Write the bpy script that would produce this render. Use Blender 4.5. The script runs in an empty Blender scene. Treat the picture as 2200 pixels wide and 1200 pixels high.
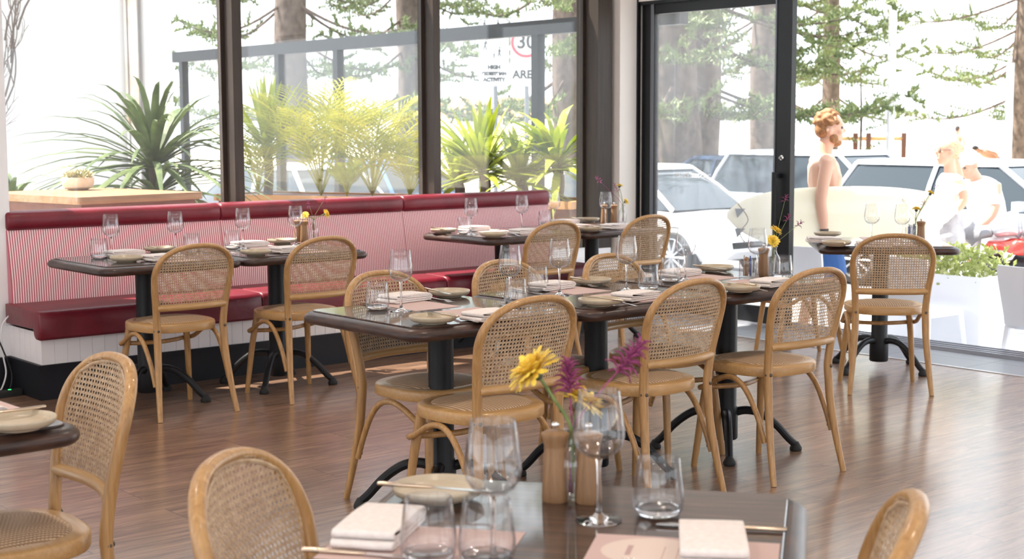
import bpy, bmesh, math, random
from mathutils import Vector, Matrix
R = math.radians; PI = math.pi
sc = bpy.context.scene; col = sc.collection
rnd = random.Random(11)

# ------------------------------------------------------------------ camera
CAM = Vector((0, 0, 1.42)); FPX = 3134.285
_y, _p, _r = R(39.98235608), R(5.9723056), R(-0.17941135)
FD = Vector((math.sin(_y)*math.cos(_p), math.cos(_y)*math.cos(_p), -math.sin(_p)))
_rr = Vector((math.cos(_y), -math.sin(_y), 0)); _uu = _rr.cross(FD)
FR = _rr*math.cos(_r) + _uu*math.sin(_r); FU = _uu*math.cos(_r) - _rr*math.sin(_r)
cam = bpy.data.cameras.new('camera'); camo = bpy.data.objects.new('camera', cam); col.objects.link(camo)
camo.matrix_world = Matrix(((FR.x, FU.x, -FD.x, CAM.x), (FR.y, FU.y, -FD.y, CAM.y), (FR.z, FU.z, -FD.z, CAM.z), (0, 0, 0, 1)))
cam.sensor_width = 36; cam.lens = FPX/2200*36; cam.clip_start = .05; cam.clip_end = 400
cam.dof.use_dof = True; cam.dof.focus_distance = 5.3; cam.dof.aperture_fstop = 6.5
sc.camera = camo

# ------------------------------------------------------------------ sky, sun, exposure
w = bpy.data.worlds.new('sky'); sc.world = w; w.use_nodes = True
bg = w.node_tree.nodes['Background']; bg.inputs[0].default_value = (.87, .935, 1, 1); bg.inputs[1].default_value = 2.1
sl = bpy.data.lights.new('sun', 'SUN'); sl.energy = 12.5; sl.angle = R(.6); sl.color = (1, .93, .82)
so = bpy.data.objects.new('sun', sl); col.objects.link(so)
SUN = Vector((-.29, .41, .865)).normalized()
so.rotation_euler = SUN.to_track_quat('Z', 'Y').to_euler(); so.location = SUN*30
vs = sc.view_settings; vs.view_transform = 'Standard'; vs.look = 'None'; vs.gamma = 1; vs.use_curve_mapping = False
vs.exposure = .55
cy = sc.cycles
cy.use_denoising = True; cy.max_bounces = 9; cy.diffuse_bounces = 4; cy.glossy_bounces = 4; cy.transmission_bounces = 9
cy.transparent_max_bounces = 24; cy.sample_clamp_indirect = 6; cy.blur_glossy = 1.0
cy.use_adaptive_sampling = True; cy.adaptive_threshold = .03

# ------------------------------------------------------------------ helpers
def ray(px, py): return FD + FR*((px-1100)/FPX) - FU*((py-600)/FPX)
def gp(px, py, z=0):
    v = ray(px, py); t = (z-CAM.z)/v.z; return CAM + v*t
def onY(px, py, Y):
    v = ray(px, py); return CAM + v*(Y/v.y)
def onX(px, py, X):
    v = ray(px, py); return CAM + v*(X/v.x)
def dep(px, py, k): return CAM + ray(px, py)*k

class MB:
    def __init__(s): s.v = []; s.f = []
    def add(s, vs, fs):
        b = len(s.v); s.v += [tuple(x) for x in vs]; s.f += [tuple(i+b for i in q) for q in fs]; return s
    def box(s, c, d, rz=0, M=None):
        x, y, z = d[0]/2, d[1]/2, d[2]/2
        P = [Vector((a*x, b*y, e*z)) for e in (-1, 1) for a, b in ((-1, -1), (1, -1), (1, 1), (-1, 1))]
        m = Matrix.Rotation(rz, 3, 'Z') if M is None else M
        P = [m @ p + Vector(c) for p in P]
        return s.add(P, [(3, 2, 1, 0), (4, 5, 6, 7), (0, 1, 5, 4), (1, 2, 6, 5), (2, 3, 7, 6), (3, 0, 4, 7)])
    def rings(s, L, cap=True, closed=False):
        n = len(L[0]); b = len(s.v)
        for r in L: s.v += [tuple(p) for p in r]
        m = len(L)
        for i in range(m if closed else m-1):
            a, c = b+i*n, b+((i+1) % m)*n
            for j in range(n):
                k = (j+1) % n; s.f.append((a+j, a+k, c+k, c+j))
        if cap and not closed:
            s.f.append(tuple(b+j for j in reversed(range(n)))); s.f.append(tuple(b+(m-1)*n+j for j in range(n)))
        return s
    def tube(s, path, rad, n=10, cap=True, ref=None, closed=False):
        P = [Vector(p) for p in path]; m = len(P); L = []; N = None
        for i, p in enumerate(P):
            if closed: t = (P[(i+1) % m]-P[i-1])
            else: t = P[min(i+1, m-1)]-P[max(i-1, 0)]
            t.normalize()
            if ref is not None: N = (Vector(ref) - t*Vector(ref).dot(t))
            elif N is None:
                N = t.orthogonal()
            else: N = N - t*N.dot(t)
            N.normalize(); B = t.cross(N)
            r = rad[i] if isinstance(rad, (list, tuple)) and len(rad) == m and not (isinstance(rad, tuple)) else rad
            ra, rb = (r if isinstance(r, tuple) else (r, r))
            L.append([p + N*(ra*math.cos(2*PI*j/n)) + B*(rb*math.sin(2*PI*j/n)) for j in range(n)])
        return s.rings(L, cap, closed)
    def lathe(s, prof, n=24, c=(0, 0, 0), M=None, cap=True):
        c = Vector(c); L = []
        for r, z in prof:
            ring = [Vector((r*math.cos(2*PI*j/n), r*math.sin(2*PI*j/n), z)) for j in range(n)]
            L.append([c + (M @ q if M else q) for q in ring])
        return s.rings(L, cap)
    def prism(s, poly, z0, z1, M=None):
        n = len(poly); T = (lambda q: M @ q) if M else (lambda q: q)
        return s.rings([[T(Vector((x, y, z))) for x, y in poly] for z in (z0, z1)])
    def build(s, name, mat, parent=None, smooth=35):
        me = bpy.data.meshes.new(name); me.from_pydata(s.v, [], s.f); me.update()
        if smooth:
            for p in me.polygons: p.use_smooth = True
            me.set_sharp_from_angle(angle=R(smooth))
        me.materials.append(mat)
        o = bpy.data.objects.new(name, me); col.objects.link(o)
        if parent is not None: o.parent = parent
        return o

def cr(pts, n=6):
    P = [Vector(p) for p in pts]; out = []
    for i in range(len(P)-1):
        a, b, c, d = P[max(i-1, 0)], P[i], P[i+1], P[min(i+2, len(P)-1)]
        for k in range(n):
            t = k/n
            out.append(.5*((2*b) + (c-a)*t + (2*a-5*b+4*c-d)*t*t + (3*b-a-3*c+d)*t**3))
    out.append(P[-1]); return out
def lerp(x, X, Y):
    if x <= X[0]: return Y[0]
    for i in range(len(X)-1):
        if x <= X[i+1]: return Y[i]+(Y[i+1]-Y[i])*(x-X[i])/(X[i+1]-X[i])
    return Y[-1]
def rrect(w, d, r, n=6, z=0, c=(0, 0)):
    o = []
    for sx, sy, a0 in ((1, 1, 0), (-1, 1, 90), (-1, -1, 180), (1, -1, 270)):
        for k in range(n+1):
            a = R(a0+90*k/n); o.append(Vector((c[0]+sx*(w/2-r)+r*math.cos(a), c[1]+sy*(d/2-r)+r*math.sin(a), z)))
    return o
def thing(name, label, cat, loc=(0, 0, 0), rz=0, group=None):
    o = bpy.data.objects.new(name, None); col.objects.link(o); o.empty_display_size = .1
    o.location = loc; o.rotation_euler = (0, 0, rz); return tag(o, label, cat, group)
def tag(o, label, cat, group=None):
    o['label'] = label; o['category'] = cat
    if group: o['group'] = group
    return o
def struct(o, label=None, cat=None):
    o['kind'] = 'structure'
    if label: tag(o, label, cat)
    return o
def dup(root, loc, rz, label, group=None):
    def cp(o, par):
        c = o.copy(); col.objects.link(c)
        if par is not None: c.parent = par
        for ch in KIDS.get(o.name, ()): cp(ch, c)
        return c
    if root.name not in KIDS: reg(root)
    r = cp(root, None); r.location = loc; r.rotation_euler = (0, 0, rz); r['label'] = label
    if group: r['group'] = group
    return r
KIDS = {}
def reg(o):
    KIDS[o.name] = list(o.children)
    for c in o.children: reg(c)

# ------------------------------------------------------------------ materials
def M(name, c, rough=.5, metal=0, spec=.5, **k):
    m = bpy.data.materials.new(name); m.use_nodes = True; b = m.node_tree.nodes['Principled BSDF']
    b.inputs['Base Color'].default_value = (*c, 1); b.inputs['Roughness'].default_value = rough
    b.inputs['Metallic'].default_value = metal; b.inputs['Specular IOR Level'].default_value = spec
    for a, v in k.items(): b.inputs[a.replace('_', ' ')].default_value = v
    return m
def nd(m, t, **k):
    n = m.node_tree.nodes.new(t)
    for a, v in k.items():
        if a.startswith('i_'): n.inputs[a[2:].replace('_', ' ')].default_value = v
        else: setattr(n, a, v)
    return n
def lk(m, a, b): m.node_tree.links.new(a, b)
def bsdf(m): return m.node_tree.nodes['Principled BSDF']
def ramp(m, fac, stops):
    n = nd(m, 'ShaderNodeValToRGB'); e = n.color_ramp.elements
    while len(e) < len(stops): e.new(.5)
    for x, (p, c) in zip(e, stops): x.position = p; x.color = (*c, 1)
    lk(m, fac, n.inputs[0]); return n.outputs[0]
def coords(m, scale=(1, 1, 1), kind='Object', rot=(0, 0, 0)):
    t = nd(m, 'ShaderNodeTexCoord'); p = nd(m, 'ShaderNodeMapping'); p.inputs['Scale'].default_value = scale; p.inputs['Rotation'].default_value = rot
    lk(m, t.outputs[kind], p.inputs[0]); return p.outputs[0]
def noise(m, vec, scale, detail=4, rough=.55, dist=0):
    n = nd(m, 'ShaderNodeTexNoise', i_Scale=scale, i_Detail=detail, i_Roughness=rough, i_Distortion=dist); lk(m, vec, n.inputs['Vector']); return n.outputs['Fac']
def bump(m, h, strength, dist=.002):
    b = nd(m, 'ShaderNodeBump', i_Strength=strength, i_Distance=dist); lk(m, h, b.inputs['Height']); lk(m, b.outputs[0], bsdf(m).inputs['Normal'])
def wood(name, c0, c1, scale=(40, 40, 3), rough=.45, nscale=1.0, coat=0):
    m = M(name, c1, rough); v = coords(m, scale); f = noise(m, v, nscale, 6, .6, .6)
    lk(m, ramp(m, f, [(.3, c0), (.68, c1)]), bsdf(m).inputs['Base Color'])
    if coat: bsdf(m).inputs['Coat Weight'].default_value = coat; bsdf(m).inputs['Coat Roughness'].default_value = .15
    return m
def mottled(name, c0, c1, scale=8, rough=.6, kind='Object', bmp=0):
    m = M(name, c1, rough); f = noise(m, coords(m, (1, 1, 1), kind), scale, 5)
    lk(m, ramp(m, f, [(.35, c0), (.65, c1)]), bsdf(m).inputs['Base Color'])
    if bmp: bump(m, f, bmp)
    return m
def glassy(name, tint=(1, 1, 1), ior=1.45, haze=0, rough=0.0):
    # thin pane: clear transmission with the mirror reflection of its surface, plus a pale film that paints in the glare haze
    m = bpy.data.materials.new(name); m.use_nodes = True; nt = m.node_tree; nt.nodes.clear()
    out = nd(m, 'ShaderNodeOutputMaterial'); lw = nd(m, 'ShaderNodeLayerWeight', i_Blend=.5)
    pw = nd(m, 'ShaderNodeMath', operation='POWER'); lk(m, lw.outputs['Facing'], pw.inputs[0]); pw.inputs[1].default_value = 5
    fr = nd(m, 'ShaderNodeMath', operation='MULTIPLY_ADD'); lk(m, pw.outputs[0], fr.inputs[0]); fr.inputs[1].default_value = .9; fr.inputs[2].default_value = ((ior-1)/(ior+1))**2
    tr = nd(m, 'ShaderNodeBsdfTransparent'); tr.inputs[0].default_value = (*tint, 1)
    gl = nd(m, 'ShaderNodeBsdfGlossy'); gl.inputs['Roughness'].default_value = rough
    mx = nd(m, 'ShaderNodeMixShader'); lk(m, fr.outputs[0], mx.inputs[0]); lk(m, tr.outputs[0], mx.inputs[1]); lk(m, gl.outputs[0], mx.inputs[2])
    last = mx
    if haze:
        df = nd(m, 'ShaderNodeBsdfTranslucent'); df.inputs[0].default_value = (.95, .96, 1, 1)
        f = noise(m, coords(m, (1, 1, .25)), 2.5, 5, .65)
        mp = nd(m, 'ShaderNodeMapRange', i_From_Min=.3, i_From_Max=.8, i_To_Min=haze*.4, i_To_Max=haze*1.6); lk(m, f, mp.inputs[0])
        m2 = nd(m, 'ShaderNodeMixShader'); lk(m, mp.outputs[0], m2.inputs[0]); lk(m, mx.outputs[0], m2.inputs[1]); lk(m, df.outputs[0], m2.inputs[2]); last = m2
    lk(m, last.outputs[0], out.inputs[0]); return m

def glassware(name):
    # blown glass wall: clear face on, darker and more mirror-like towards the silhouette
    m = bpy.data.materials.new(name); m.use_nodes = True; nt = m.node_tree; nt.nodes.clear()
    out = nd(m, 'ShaderNodeOutputMaterial'); lw = nd(m, 'ShaderNodeLayerWeight', i_Blend=.5)
    pw = nd(m, 'ShaderNodeMath', operation='POWER'); lk(m, lw.outputs['Facing'], pw.inputs[0]); pw.inputs[1].default_value = 3.2
    fr = nd(m, 'ShaderNodeMath', operation='MULTIPLY_ADD'); lk(m, pw.outputs[0], fr.inputs[0]); fr.inputs[1].default_value = .75; fr.inputs[2].default_value = .06
    tr = nd(m, 'ShaderNodeBsdfTransparent'); lk(m, ramp(m, lw.outputs['Facing'], [(.0, (.985, .985, .985)), (.55, (.96, .96, .965)), (.82, (.80, .80, .82)), (.97, (.42, .42, .45))]), tr.inputs[0])
    gl = nd(m, 'ShaderNodeBsdfGlossy'); gl.inputs['Roughness'].default_value = .0
    mx = nd(m, 'ShaderNodeMixShader'); lk(m, fr.outputs[0], mx.inputs[0]); lk(m, tr.outputs[0], mx.inputs[1]); lk(m, gl.outputs[0], mx.inputs[2])
    lk(m, mx.outputs[0], out.inputs[0]); return m

m_ash = wood('oiled_ash', (.29, .145, .045), (.47, .265, .10), (70, 70, 4), .42, 1.2, .25)
m_ashd = wood('oiled_ash_rail', (.40, .22, .08), (.50, .295, .12), (4, 70, 70), .42, 1.2, .25)
m_cane = mottled('rattan_cane', (.40, .265, .155), (.57, .42, .275), 60, .55)
m_bolt = M('bolt_steel', (.12, .10, .08), .4, .8)
m_black = M('black_steel', (.008, .008, .010), .45, 0, .3)
m_gap = M('rubber_black', (.01, .01, .01), .7)
m_bronze = wood('brown_frame_paint', (.022, .014, .010), (.045, .030, .021), (30, 30, 2), .5, 1)
m_frame = M('black_aluminium', (.010, .011, .013), .4, 0, .35)
m_framed = M('grey_aluminium', (.16, .17, .19), .35, .3)
m_white = mottled('white_plaster', (.80, .79, .80), (.86, .85, .86), 3, .75)
m_cream = M('cream_paint', (.86, .80, .74), .7)
m_board = M('white_board_paint', (.84, .80, .80), .45)
m_plinth = M('black_plinth_paint', (.010, .010, .014), .5, 0, .3)
m_pane = glassy('window_glass', (.985, .99, .99), 1.45, .007)
m_dpane = glassy('door_glass', (.98, .99, 1), 1.45, .07)
m_chrome = M('chrome', (.8, .8, .8), .12, 1)
m_ceil = M('ceiling_paint', (.85, .85, .86), .8)

# dark red leather
m_leather = M('oxblood_leather', (.26, .018, .035), .38)
_f = noise(m_leather, coords(m_leather, (1, 1, 1)), 5, 4); lk(m_leather, ramp(m_leather, _f, [(.3, (.125, .007, .016)), (.7, (.185, .012, .025))]), bsdf(m_leather).inputs['Base Color'])
bump(m_leather, noise(m_leather, coords(m_leather), 14, 3, .5, .6), .25, .01)
# red and white ticking stripe
m_stripe = M('ticking_stripe', (.8, .7, .7), .85)
_w = nd(m_stripe, 'ShaderNodeTexWave', wave_type='BANDS', bands_direction='X', wave_profile='SIN'); _w.inputs['Scale'].default_value = 1/.0135*2*PI/20
lk(m_stripe, coords(m_stripe), _w.inputs['Vector'])
lk(m_stripe, ramp(m_stripe, _w.outputs['Fac'], [(.36, (.84, .74, .74)), (.58, (.50, .10, .14))]), bsdf(m_stripe).inputs['Base Color'])
# table top: dark stained oak
m_top = M('dark_stained_oak', (.06, .03, .02), .45, 0, .3)
_f = noise(m_top, coords(m_top, (3, 45, 10)), 1.3, 6, .62, .8)
lk(m_top, ramp(m_top, _f, [(.36, (.012, .006, .004)), (.52, (.045, .019, .011)), (.70, (.12, .055, .032))]), bsdf(m_top).inputs['Base Color'])
bsdf(m_top).inputs['Coat Weight'].default_value = .8; bsdf(m_top).inputs['Coat Roughness'].default_value = .06
m_edge = M('dark_stained_edge', (.06, .03, .02), .42, 0, .35)
_f = noise(m_edge, coords(m_edge, (8, 8, 60)), 1.3, 5)
lk(m_edge, ramp(m_edge, _f, [(.35, (.018, .009, .008)), (.7, (.075, .034, .022))]), bsdf(m_edge).inputs['Base Color'])
bsdf(m_edge).inputs['Coat Weight'].default_value = .22; bsdf(m_edge).inputs['Coat Roughness'].default_value = .22
# floor: vinyl oak planks along X
m_floor = M('oak_planks', (.2, .12, .08), .5, 0, .35)
_c = coords(m_floor)
_b = nd(m_floor, 'ShaderNodeTexBrick', offset=.37, offset_frequency=2, squash=1.0)
for a, v in (('Scale', 1), ('Mortar Size', .0016), ('Mortar Smooth', .2), ('Brick Width', 1.22), ('Row Height', .19), ('Bias', 0)): _b.inputs[a].default_value = v
_b.inputs['Color1'].default_value = (0, 0, 0, 1); _b.inputs['Color2'].default_value = (1, 1, 1, 1); _b.inputs['Mortar'].default_value = (.5, .5, .5, 1)
lk(m_floor, _c, _b.inputs['Vector'])
_add = nd(m_floor, 'ShaderNodeVectorMath', operation='MULTIPLY_ADD'); lk(m_floor, _b.outputs['Color'], _add.inputs[0]); _add.inputs[1].default_value = (7.3, 3.1, 0)
lk(m_floor, coords(m_floor, (1.4, 13, 1)), _add.inputs[2])
_n = noise(m_floor, _add.outputs[0], 1.6, 7, .66, 1.3)
_n2 = noise(m_floor, _add.outputs[0], .7, 3, .5, .5)
_g = ramp(m_floor, _n, [(.30, (.085, .043, .025)), (.50, (.215, .120, .072)), (.70, (.33, .205, .135))])
_mx = nd(m_floor, 'ShaderNodeMix', data_type='RGBA', blend_type='MULTIPLY'); _mx.inputs['Factor'].default_value = .55
lk(m_floor, _g, _mx.inputs['A']); lk(m_floor, ramp(m_floor, _n2, [(.3, (.62, .60, .60)), (.7, (1.12, 1.05, 1.0))]), _mx.inputs['B'])
_m3 = nd(m_floor, 'ShaderNodeMix', data_type='RGBA', blend_type='MIX'); lk(m_floor, _b.outputs['Fac'], _m3.inputs['Factor']); lk(m_floor, _mx.outputs['Result'], _m3.inputs['A']); _m3.inputs['B'].default_value = (.035, .02, .015, 1)
lk(m_floor, _m3.outputs['Result'], bsdf(m_floor).inputs['Base Color'])
bump(m_floor, _n, .18, .002)
bsdf(m_floor).inputs['Coat Weight'].default_value = .9; bsdf(m_floor).inputs['Coat Roughness'].default_value = .18; bsdf(m_floor).inputs['Coat IOR'].default_value = 1.75
# grey slate tile at the door
m_tile = M('grey_tile', (.2, .2, .22), .4)
_b = nd(m_tile, 'ShaderNodeTexBrick', offset=0, squash=1.0)
for a, v in (('Scale', 1), ('Mortar Size', .004), ('Brick Width', .3), ('Row Height', .6)): _b.inputs[a].default_value = v
_b.inputs['Color1'].default_value = (.22, .23, .26, 1); _b.inputs['Color2'].default_value = (.26, .27, .30, 1); _b.inputs['Mortar'].default_value = (.10, .10, .11, 1)
lk(m_tile, coords(m_tile), _b.inputs['Vector']); lk(m_tile, _b.outputs['Color'], bsdf(m_tile).inputs['Base Color'])
# woven seat
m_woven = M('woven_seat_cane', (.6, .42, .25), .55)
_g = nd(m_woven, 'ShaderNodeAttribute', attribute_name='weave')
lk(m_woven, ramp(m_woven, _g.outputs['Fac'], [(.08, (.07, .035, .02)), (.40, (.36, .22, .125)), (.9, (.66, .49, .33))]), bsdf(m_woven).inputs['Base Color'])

# ------------------------------------------------------------------ room
YW, YG = 7.80, 8.15           # wall face, window plane
mb = MB().box((2.25, 2.15, -.05), (10.45, 11.3, .1)); fl = struct(mb.build('floor', m_floor, smooth=0), 'brown oak plank floor of the dining room', 'floor')
mb = MB().box((7.77, 3.0, -.05), (.59, 11, .1)); struct(mb.build('floor_tiles', m_tile, smooth=0), 'grey tile strip of floor along the open door', 'floor')
mb = MB().box((7.477, 3.0, .001), (.022, 11, .006)); struct(mb.build('trim_floor_strip', M('metal_strip', (.7, .7, .72), .3, .8), smooth=0), 'thin metal strip between plank floor and tiles', 'trim')
CH = 3.25
struct(MB().box((2.6, 2.4, CH+.06), (11.2, 12, .12)).build('ceiling', m_ceil, smooth=0))
# left part of the window wall, then the jamb and the sill wall under the windows
struct(MB().box((1.0-.005, 7.98, CH/2), (3.99, .36, CH)).build('wall_window', m_white, smooth=0), 'white plaster wall left of the windows', 'wall')
struct(MB().box((5.35, 8.06, .22), (4.72, .24, .44)).build('wall_sill', m_white, smooth=0), 'low wall under the windows behind the banquette', 'wall')
struct(MB().box((1.0, 7.775, .0925), (3.9, .03, .185)).build('baseboard_window', m_plinth, smooth=0), 'black baseboard of the white wall', 'baseboard')
# white pier between the windows and the door
struct(MB().box((7.93, 8.16, CH/2), (.30, .32, CH)).build('wall_pier', m_cream, smooth=0), 'cream pier between the last window and the door', 'wall')
struct(MB().box((7.4, 8.10, .25), (.64, .14, .50)).build('wall_pier_foot', m_white, smooth=0), 'white low wall between banquette end and pier', 'wall')
# windows: brown mullions and their panes
def window(n, x0, x1, label):
    root = thing('window_%d' % n, label, 'window'); struct(root)
    MB().box(((x0+x1)/2, YG+.04, (.45+CH)/2), (x1-x0, .012, CH-.45)).build('pane', m_pane, root, 0)
    f = MB()
    for z, h in ((.47, .05), (CH-.03, .06)): f.box(((x0+x1)/2, YG+.04, z), (x1-x0, .08, h))
    f.build('window_frame', m_bronze, root, 0)
window(1, 2.98, 4.50, 'left window with the terrace table and white wall behind it')
window(2, 4.62, 6.05, 'middle window with palm leaves behind it')
window(3, 6.16, 7.54, 'right window with the speed sign behind it')
def post(name, x0, x1, label, d0=-.06, d1=.12):
    m = MB().box(((x0+x1)/2, YG+(d0+d1)/2, (.44+CH)/2), (x1-x0, d1-d0, CH-.44))
    m.box((x0-.012, YG+.06, (.44+CH)/2), (.03, .04, CH-.44)).box((x1+.012, YG+.06, (.44+CH)/2), (.03, .04, CH-.44))
    return struct(m.build(name, m_bronze, None, 0), label, 'window post')
post('trim_1', 4.535, 4.60, 'brown window post between left and middle window')
post('trim_2', 6.085, 6.145, 'brown window post between middle and right window')
post('trim_3', 7.60, 7.745, 'wide brown window post beside the cream pier', -.10, .14)
post('trim_4', 2.95, 3.0, 'brown window post against the white wall', .0, .1)

# door wall
DX = 8.02
struct(MB().box((DX+.06, 5.0, 2.36+(CH-2.36)/2), (.24, 6.5, CH-2.36)).build('wall_door', m_cream, smooth=0), 'wall above the sliding door', 'wall')
struct(MB().box((DX+.1, 5.6, -.015), (.28, 6.0, .03)).build('trim_door_track', m_frame, smooth=0))
mb = MB()
for x in (7.99, 8.05, 8.12, 8.19): mb.box((x, 5.4, .012), (.014, 5.3, .024))
mb.box((8.10, 5.4, .004), (.26, 5.3, .008))
struct(mb.build('trim_door_rails', M('track_aluminium', (.45, .46, .5), .3, .7), smooth=0), 'sliding door floor track with thin metal rails', 'trim')
d1 = struct(thing('door_1', 'black framed glass door slid half open', 'door'))
fb = MB().box((DX, 8.04, 1.19), (.16, .06, 2.38)).box((DX+.02, 7.985, 1.19), (.05, .05, 2.38)).box((DX-.05, 8.0, 1.19), (.03, .03, 2.38))
fb.box((DX+.06, 5.2, 2.37), (.22, 5.7, .07)); fb.build('door_frame', m_frame, d1, 0)
lf = MB()
lf.box((DX, 7.90, 1.19), (.045, .10, 2.34)).box((DX, 6.60, 1.19), (.05, .14, 2.34)).box((DX, 7.25, 2.31), (.045, 1.3, .10)).box((DX, 7.25, .075), (.045, 1.3, .13))
lf.build('door_leaf', m_frame, d1, 0)
MB().box((DX-.004, 7.87, 1.19), (.052, .03, 2.3)).build('leaf_edge', m_framed, d1, 0)
MB().box((DX-.004, 6.668, 1.19), (.056, .012, 2.3)).build('leaf_edge', m_framed, d1, 0)
MB().box((DX, 7.25, 1.2), (.012, 1.3, 2.2)).build('pane', m_dpane, d1, 0)
h = MB().tube([(DX-.085, 6.62, .72), (DX-.085, 6.62, 1.10)], (.011, .02), 10, ref=(1, 0, 0))
for z in (.745, 1.075): h.box((DX-.055, 6.62, z), (.07, .03, .03))
h.build('door_handle', m_frame, d1)
MB().lathe([(.018, 0), (.018, .01), (.010, .014), (.010, .03)], 16, (DX-.025, 6.6, 1.2), Matrix.Rotation(-PI/2, 3, 'Y')).build('lock', m_chrome, d1)
# frosted row of marks on the door glass
mk = MB()
for i in range(13):
    y = 7.63-.028*i
    if i in (2, 9, 11): mk.box((DX-.008, y, 1.055), (.002, .008, .008)); continue
    for s in (-1, 1): mk.box((DX-.008, y, 1.055), (.002, .006, .034), M=Matrix.Rotation(s*.55, 3, 'X'))
mk.build('frosted_marks', M('frosted_film', (.9, .9, .9), .8), d1, 0)
# far side of the room, behind the camera: wall pieces with wide openings for daylight
struct(MB().box((3.0, -3.4, 2.9), (11, .15, .8)).box((3.0, -3.4, .35), (11, .15, .7)).box((-2.4, -3.4, 1.6), (1.2, .15, 3.2)).box((2.2, -3.4, 1.6), (.3, .15, 3.2)).box((5.6, -3.4, 1.6), (.3, .15, 3.2)).build('wall_back', m_white, smooth=0))
struct(MB().box((-2.9, 2.3, 2.95), (.15, 11.5, .7)).box((-2.9, 2.3, .3), (.15, 11.5, .6)).box((-2.9, 7.0, 1.6), (.15, 2.0, 3.2)).box((-2.9, 1.5, 1.6), (.15, .6, 3.2)).build('wall_left', m_white, smooth=0))
struct(MB().box((8.1, .0, 1.6), (.2, 4.2, 3.2)).build('wall_right', m_white, smooth=0))

# round ceiling downlights of the dining room
m_lamp_on = M('downlight_glow', (1, .9, .75), .5, 0, .5, Emission_Color=(1, .82, .60, 1), Emission_Strength=6)
dl0 = None
for ix in range(4):
    for iy in range(4):
        x, y = -1.2+2.3*ix, -1.6+2.5*iy
        t = thing('ceiling_downlight', 'round recessed ceiling downlight above the dining tables', 'ceiling light', (x, y, CH), 0, 'recessed ceiling downlights')
        MB().lathe([(.11, -.001), (.11, -.012), (.085, -.012), (.085, -.001)], 24).build('ring', m_white, t, 40)
        MB().lathe([(.084, -.004), (.084, -.006)], 24).build('diffuser', m_lamp_on, t, 0)
        la = bpy.data.lights.new('downlight', 'AREA'); la.shape = 'DISK'; la.size = .16; la.energy = 9; la.color = (1, .88, .74); la.spread = R(150)
        lo_ = bpy.data.objects.new('downlight', la); col.objects.link(lo_); lo_.parent = t; lo_.location = (0, 0, -.02)

# ------------------------------------------------------------------ banquette
def build_banquette():
    root = thing('banquette', 'long built-in banquette with oxblood leather seat and red ticking back under the windows', 'bench', (4.92, 7.6, 0))
    X0, X1 = 2.965, 6.88; ox, oy = 4.92, 7.6
    def L(x, y, z): return (x-ox, y-oy, z)
    MB().box(L((X0+X1)/2, 7.64, .085), (X1-X0+.03, .56, .17)).box(L((X0+X1)/2, 7.64, .178), (X1-X0+.045, .58, .018)).build('plinth', m_plinth, root, 0)
    b = MB(); n = 56; wd = (X1-X0)/n
    for i in range(n): b.box(L(X0+wd*(i+.5), 7.64, .27), (wd-.003, .55, .17))
    b.box(L((X0+X1)/2, 7.64, .27), (X1-X0-.02, .544, .17))
    for i in range(7): b.box(L(X0+.001, 7.40+.075*i, .27), (.004, .072, .17))
    b.build('base_boards', m_board, root, 0)
    S = [(X0, 4.26), (4.26, 5.60), (5.60, X1)]
    def extr(prof, a, b_, mat, name, e=.012, sm=40):
        cx = sum(p[0] for p in prof)/len(prof); cz = sum(p[1] for p in prof)/len(prof)
        def ring(x, ins):
            o = []
            for y, z in prof:
                dx, dz = y-cx, z-cz; l = math.hypot(dx, dz); k = max(0, l-ins)/l; o.append(L(x, cx+dx*k, cz+dz*k))
            return o
        xs = [(a, e*1.2), (a+e*.3, e*.4), (a+e, 0)]
        m = 14
        xs += [(a+e+(b_-a-2*e)*i/m, 0) for i in range(1, m)]
        xs += [(b_-e, 0), (b_-e*.3, e*.4), (b_, e*1.2)]
        return MB().rings([ring(x, i) for x, i in xs]).build(name, mat, root, sm)
    for a, b_ in S:
        aa, bb = (a-.03 if a == X0 else a), (b_+.02 if b_ == X1 else b_)
        extr([(7.325, .322), (7.312, .335), (7.310, .40), (7.314, .448), (7.328, .468), (7.352, .475), (7.55, .479), (7.78, .476), (7.78, .372), (7.378, .372), (7.372, .335), (7.36, .322)][::-1], aa, bb, m_leather, 'seat_cushion')
        extr([(7.745, .47), (7.752, .60), (7.775, .75), (7.800, .875), (7.88, .875), (7.88, .47)][::-1], a+.001, b_-.001, m_stripe, 'back_panel', .006, 30)
        rr = [(7.845+.072*math.copysign(abs(math.cos(t))**.7, math.cos(t)), .918+.056*math.copysign(abs(math.sin(t))**.7, math.sin(t))) for t in [2*PI*k/24 for k in range(24)]]
        extr(rr, a, b_, m_leather, 'head_bolster', .014, 60)
    return root
build_banquette()

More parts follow.
